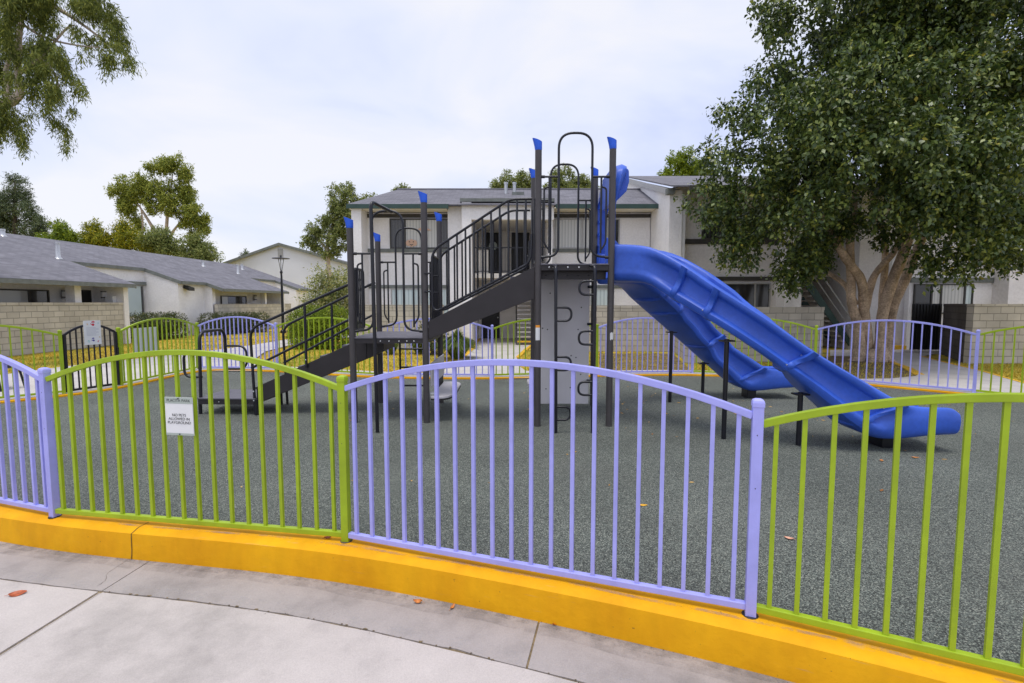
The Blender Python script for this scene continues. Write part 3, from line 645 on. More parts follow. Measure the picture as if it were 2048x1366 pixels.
def chord_at(A, B, px, off=0):                             # distance along a panel seen at a given column
    best = min(range(400), key=lambda k: abs((lambda p: 1024 + 1000 * p.x / (p.y * CP - (0.7 - CAM_H) * SP) - px)(A + (B - A) * k / 400)))
    return (B - A).length * best / 400
sA = chord_at(P0, P1, 341); sB = chord_at(P0, P1, 396)
pc = P0 + (P1 - P0).normalized() * (sA + sB) / 2
zt, zb = D(368, 793, pc.y).z, D(368, 868, pc.y).z
sg, base, d, s_ = board('park_sign', P0, P1, sA, sB, zb, zt, .034, WHITE, 'small white no pets sign fixed to the near green fence panel', 'sign')
mb = MB(); wd = sB - sA; f0 = base + s_ * .001; f1 = f0 + d * wd
hh = zt - zb
def facing(x0, x1, z0, z1, o_, m, nm):
    q0 = base + s_ * o_; mb = MB(); mb.add([q0 + d * x0 * wd + Vector((0, 0, zb + z0 * hh)), q0 + d * x1 * wd + Vector((0, 0, zb + z0 * hh)), q0 + d * x1 * wd + Vector((0, 0, zb + z1 * hh)), q0 + d * x0 * wd + Vector((0, 0, zb + z1 * hh))], [(0, 1, 2, 3)]); return obj(nm, mb, m, sg)
facing(0.0, 1, .835, 1, .0012, SIGNGREY, 'header_band'); facing(0.0, 1, 0, .055, .0012, SIGNGREY, 'footer_band')
cx = base + d * wd / 2 + s_ * .002
text('PLACITA PARK', wd * .130, INK, sg, cx + Vector((0, 0, zb + hh * .915)), d, (0, 0, 1))
text('NO PETS\nALLOWED IN\nPLAYGROUND', wd * .128, INK, sg, cx + Vector((0, 0, zb + hh * .43)), d, (0, 0, 1))
bo = MB().lathe((0, 0, 0), [(.004, 0), (.004, .003), (.001, .004)], 8, 'y'); 
for z in (zb + hh * .03, zb + hh * .97):
    c = cx + Vector((0, 0, z)); mb = MB().lathe(c + s_ * .001, [(.005, 0), (.005, -.003), (.001, -.004)], 8, 'y'); obj('screw', mb, INK, sg)
# gate notice with handprints
def hand(c, r, d, s_, rot, m, parent):
    mb = MB(); up = Vector((0, 0, 1)); ca, sa = math.cos(rot), math.sin(rot); X = d * ca + up * sa; Y = -d * sa + up * ca
    def blob(cx_, cy_, rx, ry, a):
        c2, s2 = math.cos(a), math.sin(a); pts = []
        for k in range(12):
            u, v = rx * math.cos(k * math.pi / 6), ry * math.sin(k * math.pi / 6); u, v = u * c2 - v * s2, u * s2 + v * c2
            pts.append(c + X * (cx_ + u) * r + Y * (cy_ + v) * r)
        mb.add(pts, [tuple(range(12))])
    blob(0, -.3, .42, .40, 0)
    for a, l in ((-.62, .55), (-.25, .75), (.08, .80), (.42, .66)): blob(-math.sin(-a) * .75 * 1.0, .30 + l * .55 * math.cos(a), .12, l * .42, -a)
    blob(-.62, -.1, .13, .34, .9)
    return obj('handprint', mb, m, parent)
sA, sB = chord_at(G1, G2, 169), chord_at(G1, G2, 203); pc = G1 + (G2 - G1).normalized() * (sA + sB) / 2
zt, zb = D(186, 641, pc.y).z, D(186, 689, pc.y).z
nb, base, d, s_ = board('notice_board', G1, G2, sA, sB, zb, zt, .03, WHITE, 'white notice with coloured handprints hanging on the black gate', 'sign', .012)
wd = sB - sA; hh = zt - zb; q0 = base + s_ * .002
pt = lambda u, v: q0 + d * u * wd + Vector((0, 0, zb + v * hh))
hand(pt(.55, .86), .055, d, s_, -.1, REDINK, nb); hand(pt(.52, .20), .042, d, s_, .15, NAVYINK, nb)
hand(pt(.25, .14), .028, d, s_, .2, TEALINK, nb); hand(pt(.80, .12), .022, d, s_, -.3, REDINK, nb); hand(pt(.22, .85), .018, d, s_, .4, LEAFY, nb); hand(pt(.86, .88), .018, d, s_, 0, TEALINK, nb); hand(pt(.9, .3), .016, d, s_, .3, LEAFY, nb)
for k in range(8):
    v = .70 - k * .045; mb = MB(); a_, b_ = .14, (.86 if k % 3 else .7); mb.add([pt(a_, v), pt(b_, v), pt(b_, v + .012), pt(a_, v + .012)], [(0, 1, 2, 3)]); obj('text_line', mb, GREYINK, nb)
sA, sB = chord_at(G2, F[0], 268), chord_at(G2, F[0], 318); pc = G2 + (F[0] - G2).normalized() * (sA + sB) / 2
wbd, *_ = board('blank_board', G2, F[0], sA, sB, D(293, 712, pc.y).z, D(293, 655, pc.y).z, -.02, WHITE, 'blank white board tied outside the far green fence panel beside the gate', 'sign')

# ================================================================ PLAY STRUCTURE
ps = thing('play_structure', (0, 7.5, 0), 'blue and charcoal playground tower with stairs, climbers and two slides', 'play structure')
LX0, LX1, LY0, LY1 = -2.235, -1.21, 6.99, 8.42
TX0, TX1, TY0, TY1 = .350, 1.335, 6.79, 8.18
LZ, TZ = 1.215, 2.22
def play_post(x, y, ztop):
    po = obj('post', MB().lathe((x, y, 0), [(.047, -.02), (.0445, .012), (.0445, ztop)], 20), POST, ps, smooth=True)
    # slanted cap, flaring to the left-hand tip
    rs = []
    for h, fl_ in ((0.0, 0), (.012, 0), (.06, .25), (.11, .62), (.158, 1.0)):
        ring = []
        for j in range(20):
            a = 2 * math.pi * j / 20; r_ = .0475 if h else .0445
            cx_ = math.cos(a); lean = fl_ * .030 * (.5 - .5 * cx_) * 1.15
            zz = ztop - .01 + h * (1 - .30 * (.5 + .5 * cx_)) if h > .02 else ztop - .01 + h
            ring.append((x + r_ * cx_ - lean, y + r_ * math.sin(a), zz))
        rs.append(ring)
    obj('post_cap', MB().rings(rs), CAPBLUE, po, smooth=True)
    return po
pts_ = {}
for k, x, y, z in (('LFL', LX0, LY0, 2.73), ('LFR', LX1, LY0, 3.075), ('LRL', LX0, LY1, 2.72), ('LRR', LX1, LY1, 3.05), ('TFL', TX0, TY0, 3.715), ('TFR', TX1, TY0, 3.73), ('TRL', TX0, TY1, 3.69), ('TRR', TX1, TY1, 3.71)):
    pts_[k] = play_post(x, y, z)
# stickers on the tower posts
def sticker(x, y, z0, z1, a0, a1, m, parent, jag=False, r_=.0452):
    mb = MB(); n_ = 6; rs = []
    for k in range(n_ + 1):
        a = a0 + (a1 - a0) * k / n_; dz = (random.uniform(-.012, .012) if jag else 0)
        rs.append([(x + r_ * math.sin(a), y - r_ * math.cos(a), z0 + dz), (x + r_ * math.sin(a), y - r_ * math.cos(a), z1 + dz)])
    mb.rings(rs, closed=False); return obj('sticker', mb, m, parent)
sticker(TX0, TY0, D(0, 680, 6.79).z, D(0, 655, 6.79).z, -.75, .65, WHITE, pts_['TFL']); sticker(TX0, TY0, D(0, 655, 6.79).z + .001, D(0, 650, 6.79).z, -.75, .65, ORANGE, pts_['TFL'])
sticker(TX1, TY0, D(0, 679, 6.79).z, D(0, 665, 6.79).z, -.2, 1.0, WHITE, pts_['TFR'], True)
sticker(LX0, LY0, D(0, 657, 6.99).z, D(0, 630, 6.99).z, -1.5, -.9, WHITE, pts_['LFL'])
# decks
def deck(x0, x1, y0, y1, z, fh, name='deck'):
    r_ = .05; mb = MB()
    top = [(x0 - .03 + r_ * 1.4, y0 - .03), (x1 + .03 - r_ * 1.4, y0 - .03), (x1 + .03, y0 - .03 + r_ * 1.4), (x1 + .03, y1 + .03 - r_ * 1.4), (x1 + .03 - r_ * 1.4, y1 + .03), (x0 - .03 + r_ * 1.4, y1 + .03), (x0 - .03, y1 + .03 - r_ * 1.4), (x0 - .03, y0 - .03 + r_ * 1.4)]
    mb.prism([(p[0], p[1], z - .02) for p in top], (0, 0, .02)); dk = obj(name, mb, DECK, ps, bevel=.006)
    mb = MB(); i_ = .012
    mb.box(x0 + .03, x1 - .03, y0 - .03 + i_, y0, z - fh, z - .0205); mb.box(x0 + .03, x1 - .03, y1, y1 + .03 - i_, z - fh, z - .0205)
    mb.box(x0 - .03 + i_, x0, y0 + .03, y1 - .03, z - fh, z - .0205); mb.box(x1, x1 + .03 - i_, y0 + .03, y1 - .03, z - fh, z - .0205)
    obj('fascia', mb, STRINGER, dk)
    for k in range(3):                                      # stiffening ribs under the deck
        yy = y0 + (y1 - y0) * (k + 1) / 4; obj('joist', MB().box(x0 + .03, x1 - .03, yy - .015, yy + .015, z - fh * .9, z - .0205), STRINGER, dk)
    return dk
ld = deck(LX0, LX1, LY0, LY1, LZ, .085); td = deck(TX0, TX1, TY0, TY1, TZ, .09)
def bolt(c, parent, r_=.012, ax='y', m=STEEL): return obj('bolt', MB().lathe(c, [(r_, .004), (r_, -.004), (r_ * .6, -.008), (.001, -.0095)], 10, ax), m, parent, smooth=True)
for x in (.50, .555, .75, .90, 1.055): bolt((x, TY0 - .0205, TZ - .05), td)
for x in (-1.84, -1.72, -1.58, -1.47, -1.37): bolt((x, LY0 - .0205, LZ - .055), ld, .010)
obj('lower_fascia', MB().box(TX0 + .05, TX1 - .05, TY0 + .10, TY0 + .13, TZ - .205, TZ - .092), STRINGER, td)
for x in (.47, .62, .76, .90, 1.05): bolt((x, TY0 + .0965, TZ - .15), td, .009, 'y', PIPE)
# loop barriers: post tie, arch, J curve, inner loop (front or rear face of a deck)
def arch_panel(x0, x1, y, zd, zt, ztie, gap, yi=0):
    cx_ = (x0 + x1) / 2; a, b_ = cx_ - gap / 2, cx_ + gap / 2; zl = zd + .085
    t_ = obj('arch_barrier', MB().tube(rounded([(x0, y, zl), (a, y, zl + .02), (a, y, zt), (b_, y, zt), (b_, y, zl + .02), (x1, y, zl)], [.19, .20, .20, .19], 9), .0165, 10), PIPE, ps, smooth=True)
    for s_, p_, q_ in ((1, x0, a), (-1, x1, b_)):
        obj('tie_rail', MB().tube([(p_, y, ztie), (q_, y, ztie)], .0145, 10), PIPE, t_, smooth=True)
        m_ = (p_ + q_) / 2 + s_ * .012
        obj('upright', MB().tube([(m_, y, ztie), (m_, y, zd + .14)], .0135, 10), PIPE, t_, smooth=True)
        l_ = m_ - s_ * .068
        obj('inner_loop', MB().tube(rounded([(m_, y, ztie - .13), (l_, y, ztie - .15), (l_, y, zd + .27), (m_, y, zd + .18)], .09, 7), .0125, 10), PIPE, t_, smooth=True)
        for z in (ztie, zl): obj('clamp', MB().tube([(p_ + s_ * .03, y, z), (p_ + s_ * .085, y, z)], .021, 10), PIPE, t_, smooth=True)
    return t_
arch_panel(LX0, LX1, LY0 - .0, LZ, 2.955, 2.374, .435); arch_panel(LX0, LX1, LY1, LZ, 2.93, 2.37, .435)
arch_panel(TX0, TX1, TY0, TZ, 3.93, 3.365, .445); arch_panel(TX0, TX1, TY1, TZ, 3.90, 3.335, .445)
# loop pole standing before the left deck
obj('fire_pole', MB().tube(rounded([(-1.765, 6.45, -.02), (-1.79, 6.45, 2.98), (-1.66, LY0, 2.945)], .10, 8), .0235, 14), PIPE, ps, smooth=True)
# side barriers beside the stair openings
def side_panel(x, y0, y1, zd, zt):
    t_ = obj('side_barrier', MB().tube(rounded([(x, y0, zd + .1), (x, y1, zd + .1), (x, y1, zt), (x, y0, zt), (x, y0, zd + .1)], .08, 6), .016, 10), PIPE, ps, smooth=True)
    n_ = 4
    for k in range(n_):
        y = y0 + (y1 - y0) * (k + 1) / (n_ + 1); obj('upright', MB().tube([(x, y, zd + .1), (x, y, zt)], .0125, 8), PIPE, t_, smooth=True)
    return t_
side_panel(LX0 + .02, 7.06, 7.50, LZ, 2.18); side_panel(LX1 - .01, 7.68, 8.36, LZ, 2.42); side_panel(TX0 + .01, 7.66, 8.10, TZ, 3.2)
# transfer platform
t2 = obj('transfer_platform', MB().prism([(-4.78, 7.50, .235), (-3.88, 7.46, .235), (-3.88, 8.24, .235), (-4.78, 8.28, .235)], (0, 0, .02)), DECK, ps, bevel=.005)
obj('fascia', MB().hexa([(-4.77, 7.515, .155), (-3.89, 7.475, .155), (-3.89, 8.225, .155), (-4.77, 8.265, .155)], [(-4.77, 7.515, .2345), (-3.89, 7.475, .2345), (-3.89, 8.225, .2345), (-4.77, 8.265, .2345)]), STRINGER, t2)
for x in (-4.62, -4.45, -4.2, -4.0): bolt((x, 7.512 - (x + 4.78) * .045, .195), t2, .008, 'y', STEEL if x in (-4.45,) else PIPE)
for x, y in ((-4.77, 7.55), (-3.86, 7.46), (-3.86, 8.26), (-4.77, 8.26)): obj('leg', MB().tube([(x, y, -.02), (x, y, .24)], .026, 10), PIPE, t2, smooth=True)
u = obj('loop_handle', MB().tube(rounded([(-4.755, 7.55, .2), (-4.745, 7.57, 1.26), (-4.745, 8.24, 1.26), (-4.755, 8.26, .2)], .17, 8), .024, 12), PIPE, t2, smooth=True)
obj('side_grip', MB().tube(rounded([(-4.745, 8.245, .985), (-4.40, 8.245, .985), (-4.40, 8.245, .60), (-4.75, 8.25, .60)], .15, 8), .018, 10), PIPE, t2, smooth=True)
obj('side_grip', MB().tube(rounded([(-4.75, 7.60, .98), (-5.02, 7.60, .94), (-5.02, 7.60, .56), (-4.75, 7.60, .56)], .12, 8), .018, 10), PIPE, t2, smooth=True)
# stair flights
def flight(name, xa, xb, ya0, ya1, yb0, yb1, za, zb, low_a, low_b, top_a, top_b, n):
    t_ = obj(name, MB(), None, ps) if False else None
    mb = MB(); th = .028
    def side(y_a, y_b):
        q = [(xa, y_a, low_a), (xb, y_b, low_b), (xb, y_b, top_b), (xa, y_a, top_a)]
        return MB().prism(q, (0, th, 0))
    st = obj(name, side(ya0, yb0), STRINGER, ps, bevel=.004)
    obj('stringer', side(ya1 - th, yb1 - th), STRINGER, st, bevel=.004)
    for k in range(n):
        q = (k + .5) / n; x = xa + (xb - xa) * q; z = za + (zb - za) * (k + 1) / (n + 1); y0 = ya0 + (yb0 - ya0) * q + th; y1 = ya1 + (yb1 - ya1) * q - th
        hw = (xb - xa) / n * .62
        obj('tread', MB().box(x - hw, x + hw, y0, y1, z - .035, z), DECK, st)
    return st
f2 = flight('stair_flight', LX1 + .047, TX0 - .045, 6.955, 7.66, 6.80, 7.60, LZ, TZ, 1.185, 1.755, 1.435, 2.185, 5)
f1 = flight('stair_flight', -3.885, LX0 + .04, 7.52, 8.26, 7.50, 8.26, .255, LZ, .165, .85, .42, 1.19, 5)
obj('lower_bracket', MB().prism([(LX0 + .0415, 7.51, .86), (LX0 + .30, 7.51, .97), (LX0 + .30, 7.51, 1.1), (LX0 + .0415, 7.51, 1.15)], (0, .7, 0)), STRINGER, f1)
def stair_rail(ya, yb, zoff=0):
    A = (-1.105, ya); 
    def Y(x): return ya + (yb - ya) * (x + 1.1) / 1.4
    pts3 = [(.27, 3.08 + zoff), (-.03, 3.08 + zoff), (-1.10, 2.41 + zoff), (-1.105, 1.545), (.245, 2.235), (.262, 2.5), (.262, 2.62)]
    P_ = rounded([(x, Y(x), z) for x, z in pts3], [.10, .14, .15, .10, .02], 7)
    rl = obj('stair_railing', MB().tube(P_, .0175, 10), PIPE, ps, smooth=True)
    for k in range(12):
        x = -.985 + k * .117; zt = 3.08 + zoff if x > -.03 else 3.08 + zoff - (.67) * (-.03 - x) / 1.07; zb_ = 1.545 + .69 * (x + 1.105) / 1.35
        zb_ = max(zb_, 1.50)
        obj('baluster', MB().tube([(x, Y(x), zb_), (x, Y(x), zt)], .0135, 8), PIPE, rl, smooth=True)
    for z in (1.85, 2.1): obj('bracket', MB().tube([(-1.21, ya, z), (-1.1, ya, z)], .012, 8), PIPE, rl)
    return rl
stair_rail(6.945, 6.80); stair_rail(7.62, 7.58, -.01)
def ramp_rail(y, zo=0, name='handrail'):
    x0_ = -3.93 if y < 7.9 else -3.80
    h = obj(name, MB().tube(rounded([(x0_ + .035, y, -.02), (x0_, y, 1.31 + zo), (LX0 - .02, y, 2.045 + zo)], .16, 8), .0205, 12), PIPE, ps, smooth=True)
    obj('mid_rail', MB().tube([(x0_, y, .715 + zo), (LX0 - .02, y, 1.535 + zo)], .0185, 10), PIPE, h, smooth=True)
    xm = -3.10 if y < 7.9 else -2.98
    zt_ = 1.31 + zo + (2.045 - 1.31) * (xm - x0_) / (LX0 - .02 - x0_)
    obj('baluster', MB().tube([(xm, y, .72), (xm, y, zt_)], .02, 10), PIPE, h, smooth=True)
    bolt((xm, y - .021, .84), h, .01)
    for z in (.22, .36): bolt((x0_ + .025, y - .021, z), h, .012)
    return h
ramp_rail(7.49); ramp_rail(8.28, -.015)
# climbing poles with D rungs on the tower front
for x, s_, zs in ((.562, 1, (1.55, .912, .26)), (1.060, -1, (1.885, 1.246, .588))):
    cp_ = obj('climber_pole', MB().tube(rounded([(x + .012 * s_, 6.42, -.02), (x - .004, 6.42, 2.17), (x - .004, TY0 - .02, 2.185)], .10, 8), .0205, 12), PIPE, ps, smooth=True)
    for zc in zs:
        obj('rung_loop', MB().tube(rounded([(x, 6.42, zc + .086), (x + s_ * .20, 6.42, zc + .086), (x + s_ * .20, 6.42, zc - .086), (x, 6.42, zc - .086)], .098, 8), .0148, 10), PIPE, cp_, smooth=True)
# grey infill panel at the rear of the tower
gp_ = obj('activity_panel', MB().box(.405, 1.262, 8.165, 8.195, .03, 2.115), GREYP, ps, bevel=.004)
for x, z in ((.62, 1.85), (1.13, 1.62), (.50, 1.28), (.58, 1.26), (1.08, 1.26), (.46, .86), (.97, .83), (1.05, .80), (.70, .56), (1.13, .52), (.96, .30), (.56, .28), (.72, 1.62), (.88, 1.62)):
    obj('hole', MB().lathe((x, 8.164, z), [(.011, .002), (.011, -.0012), (.009, -.0015)], 10, 'y'), INK, gp_)
for x in (.40, 1.265):
    for z in (.42, 1.35, 1.95): obj('clip', MB().tube([(x - .04, 8.14, z), (x + .035, 8.14, z)], .02, 8), PIPE, gp_)
# folded bench seats under the stairs
bs = obj('bench_seat', MB().box(-1.165, -1.140, 7.05, 8.36, .50, .84), SEATG, ps, bevel=.008)
q = rounded([(-1.15, 7.0, .34), (-.93, 7.0, .34), (-.84, 7.25, .34), (-.84, 8.2, .34), (-.93, 8.38, .34), (-1.15, 8.38, .34)], .12, 4)
obj('seat', MB().prism(q, (0, 0, .03)), SEATG, bs, bevel=.008)
obj('seat_edge', MB().prism([(p.x, p.y, .318) for p in q], (0, 0, .0215)), STRINGER, bs)
obj('bracket', MB().box(-1.20, -1.08, 7.02, 7.12, .33, .42), STEEL, bs, bevel=.01)
bs2 = obj('bench_seat', MB().prism(rounded([(.31, 8.0, .34), (.255, 8.02, .34), (.255, 8.5, .34), (.50, 8.5, .34), (.50, 8.22, .34), (.31, 8.22, .34)], .05, 3), (0, 0, .05)), SEATG, ps, bevel=.006)
# rung ladder at the rear of the left deck
lx = [obj('ladder_rail', MB().tube(rounded([(x, 8.62, -.02), (x, 8.62, 1.15), (x, 8.44, 1.17)], .08, 5), .0185, 10), PIPE, ps, smooth=True) for x in (-1.94, -1.52)]
for z in (.26, .58, .90): obj('rung', MB().tube([(-1.94, 8.62, z), (-1.52, 8.62, z)], .0165, 10), PIPE, lx[0], smooth=True)

# ---- slides
ST = [(1.375, 2.49, 1.375, 2.00), (1.80, 2.42, 1.74, 1.96), (2.19, 2.16, 2.04, 1.74), (2.50, 1.885, 2.37, 1.505), (2.98, 1.51, 2.735, 1.235), (3.44, 1.14, 3.13, .925), (4.03, .775, 3.61, .525), (4.40, .575, 3.89, .30), (4.64, .525, 4.22, .150), (4.93, .515, 4.75, .190), (5.03, .46, 5.02, .205)]
PATHY = [(1.375, 6.87), (1.8, 6.61), (2.19, 6.31), (2.55, 6.03), (2.98, 5.80), (3.46, 5.63), (4.03, 5.57), (4.6, 5.55), (5.2, 5.55)]
PROF_OUT = [(.05, .985), (.01, 1.0), (-.045, .99), (-.082, .945), (-.088, .87), (-.065, .80), (-.02, .765), (.02, .745), (.045, .68), (.05, .50), (.05, .34), (.03, .30), (-.045, .27), (-.075, .215), (-.068, .13), (-.03, .045), (.12, .0)]
PROF_END = [(.05, .97), (.02, 1.0), (-.01, .985), (-.03, .95), (-.045, .88), (-.055, .80), (-.06, .74), (-.065, .68), (-.065, .60), (-.065, .50), (-.06, .38), (-.055, .30), (-.045, .22), (-.03, .15), (.0, .08), (.04, .02), (.15, -.02)]
PROF_IN = [(.10, .92), (.12, .60), (.155, .36), (.27, .21)]
def slide(rear):
    def Yc(X):
        for a, b_ in zip(PATHY, PATHY[1:]):
            if X <= b_[0]: y = a[1] + (b_[1] - a[1]) * max(0, (X - a[0])) / (b_[0] - a[0]); break
        else: y = PATHY[-1][1]
        return y
    W = .62
    tops = catmull([Vector((a, 0, b_)) for a, b_, c, d_ in ST], 5); bots = catmull([Vector((c, 0, d_)) for a, b_, c, d_ in ST], 5)
    # smooth plan path
    xs = [1.2 + k * .05 for k in range(90)]; ys = [Yc(x) for x in xs]
    for _ in range(6): ys = [ys[0]] + [(ys[i - 1] + 2 * ys[i] + ys[i + 1]) / 4 for i in range(1, len(ys) - 1)] + [ys[-1]]
    def YY(X):
        q = max(0, min(len(xs) - 1.001, (X - 1.2) / .05)); i = int(q); return ys[i] + (ys[i + 1] - ys[i]) * (q - i)
    def section(T, B, PR):
        xm = (T.x + B.x) / 2; dy = (YY(xm + .05) - YY(xm - .05)) / .1; hd = Vector((1, dy, 0)).normalized(); n_ = Vector((-hd.y, hd.x, 0))
        def at(a, h):
            p = B + (T - B) * h; y = YY(p.x); q = Vector((p.x, y, p.z)) + n_ * (a * W if a < .5 else W - (1 - a) * W)
            return q
        near_out = [at(a, h) for a, h in PR]; far_out = [at(1 - a, h) for a, h in PR]
        near_in = [at(a, h) for a, h in PROF_IN]; far_in = [at(1 - a, h) for a, h in PROF_IN]
        ring = near_out + far_out[::-1] + far_in + [at(.5, .155)] + near_in[::-1]
        return ring, near_out + far_out[::-1]
    def flip(p):
        if not rear: return p
        base = 7.81; c = 7.18
        # mirror about the middle of the deck, a little less spread
        return Vector((p.x, base + (c - p.y) * .86 + .02, p.z))
    rs = []; outs = []
    for k_, (T, B) in enumerate(zip(tops, bots)):
        q_ = min(1, max(0, (k_ - 35.5) / 3.)); q2_ = min(1, max(0, (9 - k_) / 5.)); q_ = max(q_, q2_ * .8)
        r_, o_ = section(T, B, [(a[0] + (b_[0] - a[0]) * q_, a[1] + (b_[1] - a[1]) * q_) for a, b_ in zip(PROF_OUT, PROF_END)]); rs.append([flip(p) for p in r_]); outs.append([flip(p) for p in o_])
    sl = obj('slide', MB().rings(rs), BLUE, ps, smooth=True, sharp=42)
    for i in (10, 15, 25, 35):                              # bolted joint flanges
        o_ = outs[i]; nx = (Vector(outs[min(i + 1, len(outs) - 1)][3]) - Vector(outs[i - 1][3])).normalized()
        cen = sum((Vector(p) for p in o_), Vector()) / len(o_)
        k_in = [p for p in o_[3:-3]]
        fo = MB(); rr = []
        for j, p in enumerate(k_in):
            e_ = (p - cen); e_ -= nx * e_.dot(nx); e_.normalize(); 
            t_ = (k_in[min(j + 1, len(k_in) - 1)] - k_in[max(j - 1, 0)]).normalized(); o2 = t_.cross(nx)
            if o2.dot(e_) < 0: o2 = -o2
            rr.append([p - nx * .034 - o2 * .04, p - nx * .042 + o2 * .034, p - nx * .03 + o2 * .060, p + nx * .03 + o2 * .060, p + nx * .042 + o2 * .034, p + nx * .034 - o2 * .04])
        # soften zigzag of the wave profile
        for _ in range(4):
            rr = [rr[0]] + [[(rr[a - 1][b_] + rr[a][b_] * 2 + rr[a + 1][b_]) / 4 for b_ in range(6)] for a in range(1, len(rr) - 1)] + [rr[-1]]
        obj('flange', fo.rings(rr), BLUE, sl, smooth=True, sharp=60)
        if i > 12:
            for j in (5, 10):
                p = k_in[j]; bolt_c = p - nx * .046
                e_ = (p - cen); e_ -= nx * e_.dot(nx); e_.normalize()
                c_ = bolt_c + e_ * .018
                obj('bolt', MB().lathe(c_, [(.009, .006), (.009, -.004), (.001, -.006)], 8, 'x'), STEEL, sl)
    mid = lambda q: q
    legs = ((2.65, 6.15, 1.25), (3.42, 5.86, .64)) if not rear else ((2.70, 8.45, 1.22), (3.41, 8.85, .64))
    for x, y, z in legs:
        obj('support_leg', MB().tube([(x, y, -.02), (x, y, z)], .029, 12), PIPE, sl, smooth=True)
        obj('saddle', MB().box(x - .08, x + .08, y - .06, y + .06, z - .03, z - .012), PIPE, sl)
    x, y = (4.43, 5.87) if not rear else (4.28, 8.92)
    obj('foot', MB().box(x - .09, x + .07, y - .12, y + .12, -.02, .165), PIPE, sl, bevel=.01)
    return sl
slide(False); slide(True)
# entry hood over the two slide mouths, leaning out over the chutes
def hood():
    yc = (TY0 + TY1) / 2; rs = []; n_ = 36
    for k in range(n_ + 1):
        q = k / n_
        if q < .28: y = TY1 + .02; z = 2.24 + 1.0 * q / .28; ang = 0
        elif q > .72: y = TY0 + .10; z = 2.24 + 1.0 * (1 - q) / .28
        else:
            a = (q - .28) / .44 * math.pi; y = yc + .06 + (TY1 - yc - .04) * math.copysign(abs(math.cos(a)) ** .7, math.cos(a)); z = 3.24 + .31 * math.sin(a) ** .6
        lean = max(0, z - 3.02) / .58; fr = min(1, max(0, (TY1 - y) / (TY1 - TY0 - .1))); x = 1.345 + .10 * lean ** 1.2; wd_ = .16 - .105 * fr + .10 * lean
        # frame: band outward direction roughly radial in y-z
        e_ = Vector((0, y - yc, (z - 3.1) if z > 3.2 else 0)); e_.normalize()
        th = .030 + .05 * min(1, lean)
        a_ = Vector((x, y, z)); b_ = Vector((x + wd_, y, z + .03 * lean - .10 * lean * 0))
        m_ = Vector((x + wd_ * .55, y, z)) + e_ * .03
        rs.append([a_ - e_ * th, m_ - e_ * th, b_ - e_ * th * .6, b_ + e_ * th * .6, m_ + e_ * th, a_ + e_ * th])
    h_ = obj('slide_hood', MB().rings(rs), BLUE, ps, smooth=True, sharp=60)
    # solid hood shell between the legs above head height
    rs = []
    for k in range(13):
        a = k / 12 * math.pi; sn = math.sin(a); y = yc + .06 + (TY1 - yc - .05) * math.cos(a)
        zb_, zt_ = 3.20 - .02 * sn, 3.24 + .28 * sn ** .6
        rs.append([(1.36 + .10 * sn, y, zb_), (1.37 + .22 * sn, y, zt_), (1.41 + .24 * sn, y, zt_), (1.40 + .12 * sn, y, zb_)])
    obj('hood_shell', MB().rings(rs), BLUE, h_, smooth=True, sharp=50)
    for y, yy in ((TY1 + .0, TY1 - .13),): obj('hood_side', MB().box(1.385, 1.42, min(y, yy), max(y, yy), 2.2, 2.62), BLUE, h_, bevel=.015)
    obj('divider', MB().prism([(1.38, yc - .04, 2.20), (1.72, yc - .04, 2.16), (1.70, yc - .04, 2.42), (1.52, yc - .04, 2.62), (1.38, yc - .04, 2.66)], (0, .08, 0)), BLUE, h_, bevel=.02)
    obj('hood_visor', MB().prism([(1.40, 7.2, 3.10), (1.52, 7.2, 3.17), (1.62, 7.2, 3.27), (1.655, 7.2, 3.40), (1.65, 7.2, 3.56), (1.62, 7.2, 3.59), (1.40, 7.2, 3.60)], (0, .72, 0)), BLUE, h_, bevel=.035)
    for z in (2.75, 2.95): obj('grip', MB().tube([(1.40, TY1 - .10, z), (1.44, TY1 + .04, z + .08)], .022, 10), BLUE, h_, smooth=True)
hood()
# ================================================================ BUILDINGS
def window(parent, x0, x1, z0, z1, y, blind=BLIND, frame=FRAME, split=(.5,), depth=.06, name='window'):
    """an opening in a front (facing -Y): frame with panes"""
    w_ = .045; mb = MB()
    mb.box(x0, x1, y - depth, y, z0, z0 + w_); mb.box(x0, x1, y - depth, y, z1 - w_, z1)
    mb.box(x0, x0 + w_, y - depth, y, z0 + w_ + .0005, z1 - w_ - .0005); mb.box(x1 - w_, x1, y - depth, y, z0 + w_ + .0005, z1 - w_ - .0005)
    for s_ in split:
        xm = x0 + (x1 - x0) * s_; mb.box(xm - .03, xm + .03, y - depth + .006, y, z0 + w_ + .0005, z1 - w_ - .0005)
    f_ = obj(name, mb, frame, parent)
    xs = [x0] + [x0 + (x1 - x0) * s_ for s_ in split] + [x1]
    bl = blind if isinstance(blind, (list, tuple)) else [blind] * (len(xs) - 1)
    for k in range(len(xs) - 1):
        obj('pane', MB().box(xs[k] + .012, xs[k + 1] - .012, y - .028 + .002 * k, y - .018, z0 + .02, z1 - .02), bl[k], f_)
    return f_
def wallbox(parent, m, *boxes, name='wall'):
    mb = MB()
    for b_ in boxes: mb.box(*b_)
    return obj(name, mb, m, parent)
